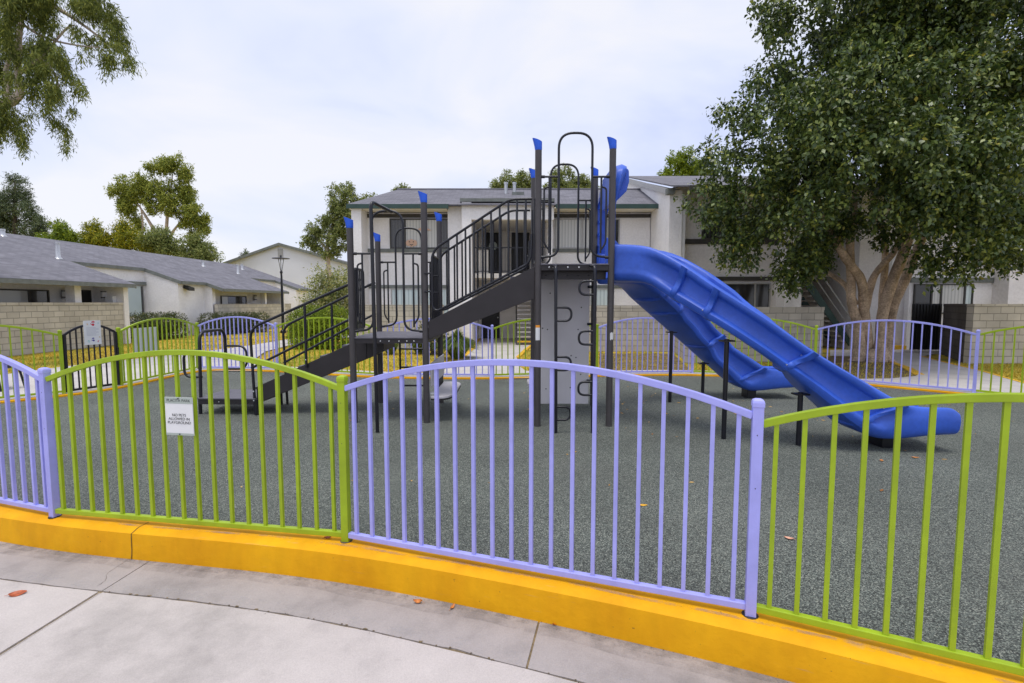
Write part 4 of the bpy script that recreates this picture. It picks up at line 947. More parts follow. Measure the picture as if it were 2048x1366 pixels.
# ---- central two-storey block
cb = thing('apartment_building', (-.3, 20.2, 0), 'two storey white stucco apartment building with green eaves, directly behind the playground stairs', 'building')
FY = 20.2
wallbox(cb, STUCCO, (-5.75, -2.5, FY, 25, -.1, 5.25)); wallbox(cb, STUCCO, (1.55, 5.50, FY, 25, -.1, 5.25))
wallbox(cb, STUCCO, (-6.12, -5.75, 19.35, 25, -.1, 5.262), name='end_fin')
wallbox(cb, STUCCO, (-2.5, -1.92, 19.75, 24.9, -.1, 5.42), (-1.92, -1.55, 19.40, 24.9, -.1, 5.52), name='stair_fin')
wallbox(cb, STUCCO, (1.40, 1.55, 19.45, 24.9, -.1, 5.25), name='stair_fin')
wallbox(cb, STUCCO, (-1.548, 1.60, 19.41, 19.65, 4.86, 5.46), name='stair_lintel')
obj('lintel_cap', MB().box(-1.98, 1.62, 19.36, 19.68, 5.525, 5.65), TRIM, cb)
wallbox(cb, CREAM, (-1.548, 1.398, 23.5, 23.7, -.1, 5.2), name='recess_wall')
obj('landing', MB().box(-1.545, 1.395, 20.1, 23.48, 2.68, 2.86), CREAM, cb); obj('soffit', MB().box(-1.545, 1.395, 19.66, 23.48, 5.0, 5.1), CREAM, cb)
for x0, x1, z0 in ((-1.28, -.48, 2.86), (-.02, .80, 2.86), (-1.42, -.58, 0)):
    dr = obj('door', MB().box(x0, x1, 23.44, 23.495, z0, z0 + 2.06), DOORM, cb); obj('handle', MB().lathe((x1 - .08, 23.42, z0 + 1.0), [(.03, .02), (.035, -.03), (.01, -.045)], 10, 'y'), STEEL, dr)
    if z0 > 1 and x0 < -1: obj('wreath', MB().lathe(((x0 + x1) / 2, 23.43, z0 + 1.45), [(.17, 0), (.20, -.03), (.17, -.05), (.10, -.05), (.08, -.02)], 14, 'y'), SIGNGREY, dr)
# balcony rail
rl = obj('balcony_rail', MB().box(-1.54, 1.39, 20.12, 20.15, 3.86, 3.90).box(-1.54, 1.39, 20.12, 20.15, 2.93, 2.96), PIPE, cb)
for k in range(24): obj('baluster', MB().box(-1.5 + k * .122, -1.488 + k * .122, 20.128, 20.142, 2.961, 3.859), PIPE, rl)
wallbox(cb, CREAM, (-1.35, -.95, 20.25, 20.3, 2.87, 3.8), name='balcony_decoration')
# outdoor stair up to the landing
sr = obj('outdoor_stair', MB().prism([(.16, 19.75, 0), (.16, 19.95, 0), (.16, 23.4, 2.5), (.16, 23.4, 2.72), (.16, 23.25, 2.72)], (.05, 0, 0)).prism([(1.33, 19.75, 0), (1.33, 19.95, 0), (1.33, 23.4, 2.5), (1.33, 23.4, 2.72), (1.33, 23.25, 2.72)], (.05, 0, 0)), DOORM, cb)
for k in range(15):
    y = 19.72 + k * .242; z = .17 + k * .176; obj('tread', MB().box(.215, 1.325, y, y + .27, z - .045, z), EDGEY if k == 0 else PATHM, sr)
# bands
for x0, x1 in ((-5.745, -2.505), (1.555, 5.495)):
    obj('trim_band', MB().box(x0, x1, FY - .05, FY - .001, 3.70, 3.84), TRIM, cb); obj('trim_band', MB().box(x0, x1, FY - .05, FY - .001, 2.265, 2.40), TRIM, cb); obj('trim_band', MB().box(x0, x1, FY - .05, FY - .001, 5.06, 5.20), TRIMDK, cb)
w1 = window(cb, -4.86, -2.52, 3.842, 5.02, FY, [BLINDK, BLIND, BLIND, BLINDK], FRAMEDK, (.26, .62, .84))
window(cb, -4.86, -2.52, 1.2, 2.262, FY, BLINDB, FRAME, (.5,)); window(cb, 1.70, 4.28, 3.842, 5.02, FY, [BLIND, BLIND, BLINDK], FRAME, (.42, .83)); window(cb, 2.0, 4.06, 1.2, 2.262, FY, BLINDB, FRAME, (.55,))
def pumpkin(x, z, r_):
    mb = MB()
    def disc(cx_, cz, rx, rz, y, n_=14): mb.add([(cx_ + rx * math.cos(2 * math.pi * k / n_), y, cz + rz * math.sin(2 * math.pi * k / n_)) for k in range(n_)], [tuple(range(n_))[::-1]])
    for o_ in (-.55, 0, .55): disc(x + o_ * r_, z, r_ * .46, r_ * (.72 - .3 * abs(o_)), FY - .066 - abs(o_) * .001)
    o1 = obj('pumpkin_decal', mb, PUMP, w1)
    mb2 = MB()
    for o_ in (-.35, .35): mb2.add([(x + (o_ - .16) * r_, FY - .069, z + .12 * r_), (x + (o_ + .16) * r_, FY - .069, z + .12 * r_), (x + o_ * r_, FY - .069, z + .36 * r_)], [(0, 1, 2)])
    mb2.add([(x - .5 * r_, FY - .069, z - .1 * r_), (x, FY - .069, z - .28 * r_), (x + .5 * r_, FY - .069, z - .1 * r_), (x, FY - .069, z - .48 * r_)], [(0, 3, 2, 1)])
    obj('pumpkin_face', mb2, INK, w1)
pumpkin(-4.0, 4.06, .22)
obj('bat_decal', MB().add([(-3.75, FY - .066, 4.60), (-3.60, FY - .066, 4.54), (-3.2, FY - .066, 4.56), (-3.35, FY - .066, 4.64), (-3.5, FY - .066, 4.60), (-3.62, FY - .066, 4.66)], [(0, 1, 2, 3, 4, 5)]), PUMP, w1)
# hipped roof
def roofslab(name, parent, quads, th, m=ROOF):
    mb = MB()
    for q in quads: mb.prism(q, (0, 0, th))
    return obj(name, mb, m, parent, uv=True)
EYf, EZ = 19.25, 5.36
rf = roofslab('roof', cb, [[(-6.25, EYf, EZ), (5.60, EYf, EZ), (5.60, 22.0, 6.50), (-4.95, 22.0, 6.50)]], .05)
obj('roof_hip', MB().prism([(-6.25, EYf, EZ), (-4.95, 22.0, 6.50), (-6.25, 25.2, EZ)], (0, 0, .05)), ROOF, rf, uv=True)
obj('roof_rear', MB().prism([(-4.95, 22.0, 6.50), (5.6, 22.0, 6.50), (5.6, 25.2, EZ), (-6.25, 25.2, EZ)], (0, 0, .05)), ROOF, rf, uv=True)
obj('ridge_cap', MB().tube([(-4.95, 22.0, 6.56), (5.6, 22.0, 6.56)], .05, 6), ROOF, rf, uv=True)
obj('fascia', MB().box(-6.26, -2.40, EYf - .05, EYf - .002, EZ - .12, EZ + .045), FASCIA, cb); obj('fascia', MB().box(1.66, 5.61, EYf - .05, EYf - .002, EZ - .12, EZ + .045), FASCIA, cb)
obj('eave_soffit', MB().box(-6.24, -2.51, EYf, FY - .002, EZ - .09, EZ - .06).box(1.61, 5.52, EYf, FY - .002, EZ - .09, EZ - .06), CREAM, cb)
for x in (-.25, .10): obj('vent_pipe', MB().lathe((x, 21.2, 6.1), [(.065, 0), (.065, .50), (.082, .50), (.082, .57), (.02, .57)], 10), STEEL, rf, smooth=True)
obj('roof_vent', MB().box(.0, .5, 20.9, 21.2, 6.04, 6.22), TRIM, rf)
# ---- right wing, nearer
rb = thing('apartment_building', (9, 18.6, 0), 'shaded stucco apartment wing with dark bands, behind the slides and large tree', 'building')
RY = 18.6
wallbox(rb, STUCCO, (5.53, 5.97, 17.85, 24.5, -.1, 5.62), name='end_fin')
obj('gable_wall', MB().prism([(5.532, 17.9, 5.62), (5.532, 24.5, 5.62), (5.532, 24.5, 7.52)], (.42, 0, 0)), STUCCO, rb)
wallbox(rb, STUCCO2, (5.97, 9.78, RY, 24.5, -.1, 5.96))
wallbox(rb, STUCCO, (9.78, 10.38, 18.0, 24.5, -.1, 5.78), name='stair_fin')
wallbox(rb, STUCCO2, (10.38, 12.45, 21.5, 24.5, -.1, 6.78), name='recess_wall'); wallbox(rb, STUCCO2, (12.45, 14.15, 18.1, 24.5, -.1, 5.81), name='wall')
wallbox(rb, STUCCO, (14.15, 17.1, 17.9, 24.5, -.1, 5.75), name='wall')
wallbox(rb, STUCCO2, (17.1, 24, 17.3, 24.5, -.1, 5.59), name='end_fin')
roofslab('roof', rb, [[(5.40, 17.25, 5.60), (24.2, 17.25, 5.60), (24.2, 24.6, 7.72), (5.40, 24.6, 7.72)]], .05)
obj('fascia', MB().box(5.99, 24.2, 17.19, 17.248, 5.47, 5.64), TRIMDK, rb)
obj('rake_board', MB().prism([(5.38, 17.75, 5.46), (5.38, 24.6, 7.50), (5.38, 24.6, 7.70), (5.38, 17.75, 5.66)], (.05, 0, 0)), FRAME, rb)
obj('beam_end', MB().box(5.36, 5.62, 17.6, 17.84, 5.44, 5.64), TRIM, rb)
for z0, z1 in ((3.84, 4.02), (2.50, 2.65)): obj('trim_band', MB().box(5.972, 9.778, RY - .06, RY - .001, z0, z1), TRIMDK, rb)
obj('trim_band', MB().box(14.16, 17.09, 17.84, 17.899, 2.40, 2.58), TRIM, rb)
window(rb, 6.95, 9.70, 4.03, 5.10, RY, [BLINDK, BLINDK, BLINDK], FRAMEDK, (.4, .75)); window(rb, 6.7, 9.55, .9, 2.42, RY, [GLASS, GLASS, GLASS], FRAME, (.38, .80))
window(rb, 14.30, 16.40, 1.3, 2.36, 17.9, [GLASS, BLIND, BLIND, BLINDB], FRAMEDK, (.30, .46, .86))
obj('downspout', MB().box(5.99, 6.13, 17.95, 18.09, 0, 5.46), LAMPW, rb); obj('downspout', MB().tube(rounded([(13.55, 18.02, 3.5), (13.55, 18.02, .3), (13.35, 17.75, .12)], .15, 5), .06, 10), LAMPW, rb)
def wall_lamp(parent, x, y, z, ax='y'):
    l_ = obj('wall_lamp', MB().lathe((x, y - .10, z), [(.02, -.19), (.10, -.18), (.10, .16), (.07, .18), (.01, .185)], 12), LAMPW, parent, smooth=True)
    for q in (-.12, .12): obj('lamp_band', MB().lathe((x, y - .10, z), [(.104, q - .02), (.106, q), (.104, q + .02)], 12), TRIMDK, l_)
    return l_
wall_lamp(rb, 9.93, 18.0, 2.2)
# stairwell flight rising to the left
s2 = obj('outdoor_stair', MB().prism([(12.42, 18.35, 0.1), (12.42, 18.35, .40), (10.56, 18.35, 2.95), (10.44, 18.35, 2.65)], (0, .05, 0)).prism([(12.42, 19.45, 0.1), (12.42, 19.45, .40), (10.56, 19.45, 2.95), (10.44, 19.45, 2.65)], (0, .05, 0)), FASCIA, rb)
for k in range(14):
    z = .3 + k * .185; x = 12.30 - k * .135; obj('tread', MB().box(x - .14, x + .14, 18.402, 19.448, z - .05, z), PATHM, s2)
obj('stair_rail', MB().tube([(12.40, 18.33, 1.15), (10.50, 18.33, 3.75)], .025, 8), FRAME, s2); obj('stair_rail', MB().tube([(12.40, 18.33, .75), (10.50, 18.33, 3.3)], .018, 8), FRAME, s2)
obj('landing', MB().box(10.44, 12.44, 19.6, 21.49, 2.7, 2.86), CREAM, rb)
rl2 = obj('balcony_rail', MB().box(10.51, 11.6, 18.5, 18.53, 3.80, 3.84).box(10.51, 11.6, 18.5, 18.53, 2.93, 2.96), PIPE, rb)
for k in range(9): obj('baluster', MB().box(10.6 + k * .11, 10.615 + k * .11, 18.508, 18.522, 2.961, 3.799), PIPE, rl2)
obj('yellow_step', MB().box(12.6, 14.1, 17.8, 18.05, -.02, .16), EDGEY, rb)
# ---- block walls (each its own thing)
def block_wall(a, b_, h, label, th=.2, m=BLOCK, name='block_wall'):
    a, b_ = Vector((*a, 0)), Vector((*b_, 0)); d_ = (b_ - a); L_ = d_.length; ang = math.atan2(d_.y, d_.x)
    mb = MB().box(0, L_, 0, th, -.1, h - .085); me_o = obj(name, mb, m, uv=True); me_o.location = a; me_o.rotation_euler = (0, 0, ang); ORG[me_o] = Vector((0, 0, 0))
    cp = obj('coping', MB().box(-.004, L_ + .004, -.012, th + .012, -.0845 + h, h), m, me_o, uv=True)
    return tag(me_o, label, 'wall', 'tan block garden walls')
block_wall((-5.6, 18.3), (-2.52, 18.3), 1.62, 'tan block wall behind the left deck, below the pumpkin window')
block_wall((1.70, 17.3), (5.64, 17.3), 1.60, 'tan block wall behind the gap between tower and slides')
block_wall((5.64, 17.3), (4.95, 14.0), 1.57, 'short return of tan block wall coming forward behind the rear slide')
block_wall((4.95, 14.0), (9.1, 14.6), 1.57, 'tan block wall behind the slides, ending beside the ficus trunk')
block_wall((12.77, 13.85), (20, 14.4), 1.66, 'tan block wall at the right edge behind the right lawn')
block_wall((14.3, 16.6), (12.78, 14.06), 1.66, 'block wall face with its shade put into the colour, beside the black side gate', m=BLOCKSHADE)
block_wall((-16.0, 9.5), (-16.0, 20.9), 1.70, 'tan block wall at the left edge behind the black gate')
block_wall((-16.0, 27.3), (-16.0, 36.3), 1.62, 'tan block patio wall in the distance beside the lamp post')
sg2 = thing('side_gate', (13.8, 16.7, 0), 'dark metal side gate of vertical ribs beside the right block wall', 'gate')
obj('gate_leaf', MB().box(13.32, 14.30, 16.66, 16.69, .12, 1.66), DOORM, sg2)
obj('ribs', MB().add([], []) if False else (lambda mb: [mb.box(13.36 + k * .105, 13.40 + k * .105, 16.63, 16.659, .14, 1.64) for k in range(9)] and mb)(MB()), DOORM, sg2)
obj('sill', MB().box(13.2, 14.4, 16.5, 16.8, -.02, .10), PATHM, sg2)
# ---- left single-storey row
lb = thing('row_house', (-18, 22, 0), 'long single storey white stucco row house with grey shingle roof, on the left', 'building')
def rz(x): return 4.65 + (x + 22) * (2.42 - 4.65) / (22 - 15.7)
def roof_piece(y0, y1, xe):
    return [(xe, y0, rz(xe)), (xe, y1, rz(xe)), (-22, y1, 4.65), (-22, y0, 4.65)]
rf = obj('roof', MB(), None) if False else None
mb = MB()
UN = [(5, 20.9, -15.65), (20.9, 25.2, -18.35), (25.2, 27.25, -16.55), (27.25, 35.2, -15.65), (35.2, 39, -18.35), (39, 41.5, -16.55)]
for y0, y1, xe in UN: mb.prism(roof_piece(y0, y1, xe), (0, 0, .06))
rf = obj('roof', mb, ROOF, lb, uv=True)
obj('roof_rear', MB().prism([(-22, 5, 4.65), (-22, 41.5, 4.65), (-27, 41.5, 2.8), (-27, 5, 2.8)], (0, 0, .06)), ROOF, rf, uv=True)
for y0, y1, xe in UN:
    obj('fascia', MB().box(xe, xe + .04, y0 + .01, y1 - .01, rz(xe) - .10, rz(xe) + .05), TRIM, lb)
for y0, y1, xe, xn in ((20.9, 20.9, -15.65, -18.35), (25.2, 25.2, -16.55, -18.35), (27.25, 27.25, -15.65, -16.55), (35.2, 35.2, -15.65, -18.35), (39, 39, -16.55, -18.35)):
    yy = y0 + (-.05 if y0 in (25.2, 27.25, 39) else .003)
    obj('rake_board', MB().prism([(xe, yy, rz(xe) - .12), (xn, yy, rz(xn) - .12), (xn, yy, rz(xn) + .055), (xe, yy, rz(xe) + .055)], (0, .045, 0)), TRIM, lb)
def wallpoly(y0, y1, x, parent=lb): return obj('wall', MB().hexa([(x - .3, y0, -.1), (x, y0, -.1), (x, y1, -.1), (x - .3, y1, -.1)], [(x - .3, y0, rz(x - .3) - .01), (x, y0, rz(x) - .01), (x, y1, rz(x) - .01), (x - .3, y1, rz(x - .3) - .01)]), STUCCO, parent)
wallpoly(5, 20.7, -17.2); wallpoly(20.7, 25.3, -18.45); wallpoly(25.3, 27.3, -16.75); wallpoly(27.4, 35.0, -17.2); wallpoly(35.0, 39.1, -18.45); wallpoly(39.1, 41.4, -16.75)
def endwall(y, xa, xb, th=.25, name='end_wall'):
    return obj(name, MB().hexa([(xa, y, -.1), (xb, y, -.1), (xb, y + th, -.1), (xa, y + th, -.1)], [(xa, y, rz(xa) - .012), (xb, y, rz(xb) - .012), (xb, y + th, rz(xb) - .012), (xa, y + th, rz(xa) - .012)]), STUCCO, lb)
endwall(20.62, -18.7, -15.95); endwall(25.2, -18.7, -16.74); endwall(27.29, -17.9, -16.3, .3); endwall(34.9, -18.7, -15.95); endwall(39.0, -18.7, -16.74); endwall(32.9, -16.5, -16.2, .25, 'patio_post'); endwall(18.55, -16.5, -16.15, .28, 'patio_post')
def swindow(x, y0, y1, z0, z1, panes, frame=FRAMEDK, name='window'):
    mb = MB(); w_ = .05
    mb.box(x, x + .06, y0, y1, z0, z0 + w_).box(x, x + .06, y0, y1, z1 - w_, z1).box(x, x + .06, y0, y0 + w_, z0 + w_ + .001, z1 - w_ - .001).box(x, x + .06, y1 - w_, y1, z0 + w_ + .001, z1 - w_ - .001)
    f_ = obj(name, mb, frame, lb); n_ = len(panes); yy = y0
    for fr, m_ in panes:
        obj('pane', MB().box(x + .01, x + .03, yy + .01, yy + (y1 - y0) * fr - .01, z0 + .02, z1 - .02), m_, f_); yy += (y1 - y0) * fr
swindow(-17.19, 14.6, 18.6, .3, 2.16, [(.80, BLIND), (.20, BLINDK)]); swindow(-17.19, 19.95, 20.45, .1, 2.2, [(1, DOORM)], name='door')
swindow(-18.44, 23.4, 25.1, 1.0, 2.55, [(.9, BLINDB), (.1, BLINDK)], FRAME); obj('trim_band', MB().box(-18.44, -18.30, 23.2, 25.19, 2.56, 2.72), TRIM, lb)
swindow(-17.19, 29.6, 32.4, .3, 2.1, [(.25, BLIND), (.45, GLASS), (.3, BLINDK)])
for x, y in ((-17.08, 19.3), (-16.75, 20.71), (-17.08, 33.5)): wall_lamp(lb, x, y, 2.02)
obj('extinguisher_cabinet', MB().box(-16.55, -16.25, 20.42, 20.61, 1.35, 1.95), LAMPW, lb)
obj('floodlight', MB().prism([(-16.74, 25.6, 2.42), (-16.42, 25.55, 2.30), (-16.42, 26.0, 2.30), (-16.74, 25.95, 2.42)], (0, 0, .16)), DOORM, lb)
for x, y, h in ((-18.6, 20.7, .62), (-21.4, 21.3, .25), (-19.2, 35.3, .6), (-20.6, 38.5, .4), (-20.2, 33.0, .3)):
    obj('vent_pipe', MB().lathe((x, y, rz(x) + .02), [(.16, 0), (.085, .1), (.085, h), (.10, h), (.10, h + .07), (.02, h + .08)], 10), STEEL, rf, smooth=True)
# ---- distant gable
gb = thing('gable_house', (-22.5, 52, 0), 'tall white gable end wall of a distant house behind the lamp post', 'building')
gx0, gx1, gxm, gy = -28.3, -12.5, -22.9, 50
obj('wall', MB().prism([(gx0, gy, 0), (gx1, gy, 0), (gx1, gy, 4.4), (gxm, gy, 7.35), (gx0, gy, 5.5)], (0, 9, 0)), COOLW, gb)
obj('roof', MB().prism([(gxm, gy - .3, 7.37), (gx1 - .0, gy - .3, 4.4), (gx1, gy + 9, 4.4), (gxm, gy + 9, 7.37)], (0, 0, .16)).prism([(gx0 - .3, gy - .3, 5.4), (gxm, gy - .3, 7.37), (gxm, gy + 9, 7.37), (gx0 - .3, gy + 9, 5.4)], (0, 0, .16)), ROOF, gb, uv=True)
obj('rake_board', MB().prism([(gxm, gy - .36, 7.30), (gx1, gy - .36, 4.32), (gx1, gy - .36, 4.58), (gxm, gy - .36, 7.56)], (0, .05, 0)).prism([(gx0 - .3, gy - .36, 5.32), (gxm, gy - .36, 7.30), (gxm, gy - .36, 7.56), (gx0 - .3, gy - .36, 5.58)], (0, .05, 0)), TRIM, gb)
obj('gable_vent', MB().box(gxm - .25, gxm + .25, gy - .06, gy - .002, 6.0, 7.0), FRAME, gb)
obj('vent_pipe', MB().lathe((-20, 52, 6.2), [(.08, 0), (.08, 1.1), (.01, 1.1)], 8), STEEL, gb)

# ================================================================ SMALL STREET FURNITURE
lc = G(567, 666, 0)
lp = thing('lamp_post', lc, 'slim black lamp post with flat disc head on the lawn', 'lamp post')
obj('pole', MB().lathe(lc, [(.16, 0), (.16, .12), (.085, .2), (.062, 2.6), (.05, 3.3), (.075, 3.32), (.075, 3.42), (.03, 3.44), (.02, 3.46)], 14), PIPE, lp, smooth=True)
hd = obj('lamp_head', MB().lathe(lc + Vector((0, 0, 4.14)), [(.02, .06), (.34, .02), (.46, 0), (.46, -.03), (.30, -.045), (.01, -.05)], 20), PIPE, lp, smooth=True)
for a in range(3):
    ca, sa = math.cos(a * 2.094), math.sin(a * 2.094); obj('arm', MB().tube([lc + Vector((.03 * ca, .03 * sa, 3.42)), lc + Vector((.16 * ca, .16 * sa, 4.11))], .016, 6), PIPE, hd)
obj('finial', MB().lathe(lc + Vector((0, 0, 4.2)), [(.05, 0), (.05, .1), (.01, .14)], 8), PIPE, hd)
bc = G(22, 783, 0) + Vector((-.10, 0, 0))
bn = thing('park_bench', bc, 'black metal bench end on the path outside the fence at far left', 'bench')
for o_ in (0, -1.5):
    x = bc.x + o_; obj('leg', MB().tube(rounded([(x + .06, bc.y - .15, 0), (x - .02, bc.y - .12, .45), (x - .02, bc.y + .30, .45), (x + .05, bc.y + .34, 0)], .06, 4), .02, 8), PIPE, bn)
obj('seat', MB().box(bc.x - 1.6, bc.x - .03, bc.y - .15, bc.y + .33, .45, .49), PIPE, bn)

# ================================================================ VEGETATION
rng = np.random.default_rng(11)
def unit(n): v = rng.normal(size=(n, 3)); return v / np.linalg.norm(v, axis=1, keepdims=True)
def nrm(v): return v / np.maximum(np.linalg.norm(v, axis=-1, keepdims=True), 1e-9)
def leaf_mesh(name, lumps, n, size, m, parent=None, droop=.5, aspect=.5, spray=.35, k=9, shell=.5, updir=.6, loc=None):
    """many small leaves in sprays hanging off every lump (centre, radii)"""
    c = np.array([l[0] for l in lumps], float); r_ = np.array([l[1] for l in lumps], float)
    wgt = (r_[:, 0] * r_[:, 1] * r_[:, 2]) ** (2 / 3.); wgt /= wgt.sum()
    ns = max(1, n // k); li = rng.choice(len(lumps), ns, p=wgt)
    u_ = unit(ns); rf_ = shell + (1 - shell) * rng.random((ns, 1)) ** .7
    o = c[li] + u_ * rf_ * r_[li]
    d_ = nrm(u_ * .8 + rng.normal(size=(ns, 3)) * .35 + np.array([0, 0, -droop]))
    ln = spray * (0.5 + rng.random((ns, 1, 1)))
    tt = ((np.arange(k) + rng.random((ns, k))) / k)[:, :, None]
    sag = np.zeros((ns, k, 3)); sag[:, :, 2] = -(tt[:, :, 0] ** 2) * spray * droop * .6
    p = o[:, None, :] + d_[:, None, :] * ln * tt + sag + rng.normal(size=(ns, k, 3)) * size * .25
    p = p.reshape(-1, 3); N_ = len(p)
    dd = np.repeat(d_, k, 0); a = nrm(dd * .5 + rng.normal(size=(N_, 3)) * .65 + np.array([0, 0, -droop * .8]))
    nn = nrm(rng.normal(size=(N_, 3)) * .38 + np.array([0, 0, updir]) + np.repeat(u_, k, 0) * .75); b_ = nrm(np.cross(a, nn)); nn = np.cross(b_, a)
    s_ = size * (.65 + .7 * rng.random((N_, 1)))
    V = np.empty((N_, 4, 3)); V[:, 0] = p; V[:, 1] = p + a * s_ * .45 + b_ * s_ * aspect * .5 + nn * s_ * .06; V[:, 2] = p + a * s_; V[:, 3] = p + a * s_ * .45 - b_ * s_ * aspect * .5 + nn * s_ * .06
    return quads_mesh(name, V, m, parent, loc)
def quads_mesh(name, V, m, parent=None, loc=None, nv=4):
    N_ = len(V); org = origin_of(parent) if parent else Vector(loc or (0, 0, 0)); V = V.reshape(-1, 3) - np.array(org)
    me = bpy.data.meshes.new(name); me.vertices.add(N_ * nv); me.vertices.foreach_set('co', V.astype(np.float32).ravel())
    me.loops.add(N_ * nv); me.loops.foreach_set('vertex_index', np.arange(N_ * nv, dtype=np.int32))
    me.polygons.add(N_); me.polygons.foreach_set('loop_start', np.arange(0, N_ * nv, nv, dtype=np.int32))
    me.update(calc_edges=True); me.validate(); me.materials.append(m)
    o = bpy.data.objects.new(name, me); col.objects.link(o)
    if parent: o.parent = parent
    else: o.location = org; ORG[o] = org
    return o
def lump_px(l, Y, ky=1.0, jitter=.0):
    out = []
    for q in l:
        x, y, r_ = q[:3]; yy = Y + (q[3] if len(q) > 3 else 0) + (random.uniform(-jitter, jitter) if jitter else 0)
        p = D(x, y, yy); rr = r_ * yy / 1000.; fx = q[4] if len(q) > 4 else 1.0
        out.append((tuple(p), (rr * fx, rr * ky, rr)))
    return out
def wobble_tube(mb, pts, radii, seg=10, n=5):
    p = catmull(pts, n); rr = []
    for i in range(len(p)):
        q = i / (len(p) - 1) * (len(radii) - 1); k = int(min(q, len(radii) - 1.001)); rr.append((radii[k] + (radii[k + 1] - radii[k]) * (q - k)) * random.uniform(.95, 1.05))
    mb.tube(p, rr, seg)
# ---- the big ficus
fb = G(1745, 722, 0)
fi = thing('ficus_tree', fb, 'large dense ficus tree with several pale twisting trunks, at right', 'tree')
mb = MB(); TY = fb.y
def S(pts, radii, dy=0, dy1=None):
    n_ = len(pts); v = [D(x, y, TY + dy + ((dy1 if dy1 is not None else dy) - dy) * i / (n_ - 1)) for i, (x, y) in enumerate(pts)]; wobble_tube(mb, v, radii, 12)
S([(1716, 730), (1719, 690), (1716, 650), (1703, 606), (1702, 560), (1700, 500), (1704, 440), (1712, 380)], [.25, .15, .13, .115, .11, .105, .095, .06], 0, -.5)
S([(1732, 728), (1734, 680), (1728, 620), (1722, 560), (1690, 515), (1660, 460), (1635, 400), (1600, 330)], [.2, .135, .13, .115, .105, .09, .075, .045], .15, -1.2)
S([(1730, 620), (1745, 560), (1765, 530), (1790, 500), (1815, 430)], [.11, .095, .085, .075, .05], .1, -.4)
S([(1756, 730), (1762, 680), (1765, 630), (1782, 570), (1806, 510), (1824, 450), (1840, 380), (1860, 300)], [.24, .145, .135, .145, .135, .125, .10, .07], -.2, -.3)
S([(1770, 728), (1776, 670), (1788, 610), (1810, 560), (1834, 500), (1865, 430), (1905, 350)], [.22, .14, .13, .13, .12, .10, .06], .35, .9)
S([(1762, 650), (1764, 590), (1770, 530), (1768, 470), (1752, 420), (1740, 330)], [.075, .085, .09, .08, .065, .05], .4, .6)
S([(1712, 610), (1690, 570), (1650, 540), (1620, 500)], [.09, .07, .055, .03], .1, .8)
for a in range(5):
    an = R(a * 72 + 20); wobble_tube(mb, [fb + Vector((.25 * math.cos(an), .18 * math.sin(an), .30)), fb + Vector((.45 * math.cos(an), .34 * math.sin(an), .06)), fb + Vector((.68 * math.cos(an), .6 * math.sin(an), -.06))], [.16, .11, .04], 8, 4)
obj('trunk', mb, BARK, fi, smooth=True, sharp=180)
LUMPS = [(1565, 45, 52), (1700, 40, 100), (1850, 40, 130), (2000, 60, 130), (1535, 150, 55), (1630, 150, 100), (1780, 170, 140, -1.2), (1930, 190, 150, -1), (2080, 200, 130), (1478, 220, 45), (1560, 280, 100, -.6), (1690, 290, 125, -1.5), (1830, 310, 135, -1.8), (1980, 330, 140, -1.2), (1450, 320, 58), (1426, 400, 42), (1458, 450, 48), (1478, 505, 30), (1560, 400, 76, -.5), (1655, 380, 82, -1.2), (1590, 480, 46, -.2), (1588, 540, 22), (1632, 460, 30, .5), (1815, 385, 85, -1.5), (1930, 445, 92, -1.2), (1870, 510, 45, -.8), (2050, 430, 90, -.6), (1960, 500, 48, -.6), (1650, -80, 110), (1800, -90, 140), (1960, -80, 140), (2100, 60, 140), (2120, 330, 130, .5), (1740, 250, 160, 1.2), (1900, 250, 170, 1.5), (1640, 330, 130, 1.2), (1800, 60, 150, 1.5), (1980, 400, 110, 1.0), (1550, 8, 36), (1695, 445, 26, .2), (1765, 450, 24, .4), (1640, 500, 20, .3)]
# every big lump carries smaller drooping clusters on its surface
sub = []
for q in LUMPS:
    x, y, r_ = q[:3]; dy = q[3] if len(q) > 3 else 0
    for k in range(max(3, int((r_ / 31.) ** 1.6))):
        a = random.uniform(0, 6.283); e_ = random.uniform(.25, 1.0); fr = -math.sqrt(max(0, 1 - e_ * e_)) * r_ / 1000 * 13.6 * random.choice((1, 1, 1, -.6))
        sub.append((x + math.cos(a) * e_ * r_ * .92, y + math.sin(a) * e_ * r_ * .9, random.uniform(24, 42) * (1 if r_ > 60 else .75), dy + fr * .9))
lumps = lump_px([(q[0], q[1], q[2] * .70) + tuple(q[3:]) for q in LUMPS], 13.6, .85, .3)
cr = leaf_mesh('crown', lumps, 38000, .125, FICUS, fi, droop=.3, aspect=.55, spray=.30, k=8, shell=.35)
sl_ = lump_px(sub, 13.6, 1.0, .1); sl_ = [(c, (r_[0] * 1.12, r_[1], r_[2] * .92)) for c, r_ in sl_]
leaf_mesh('crown', sl_, 140000, .112, FICUS, fi, droop=.6, aspect=.56, spray=.26, k=8, shell=.62)
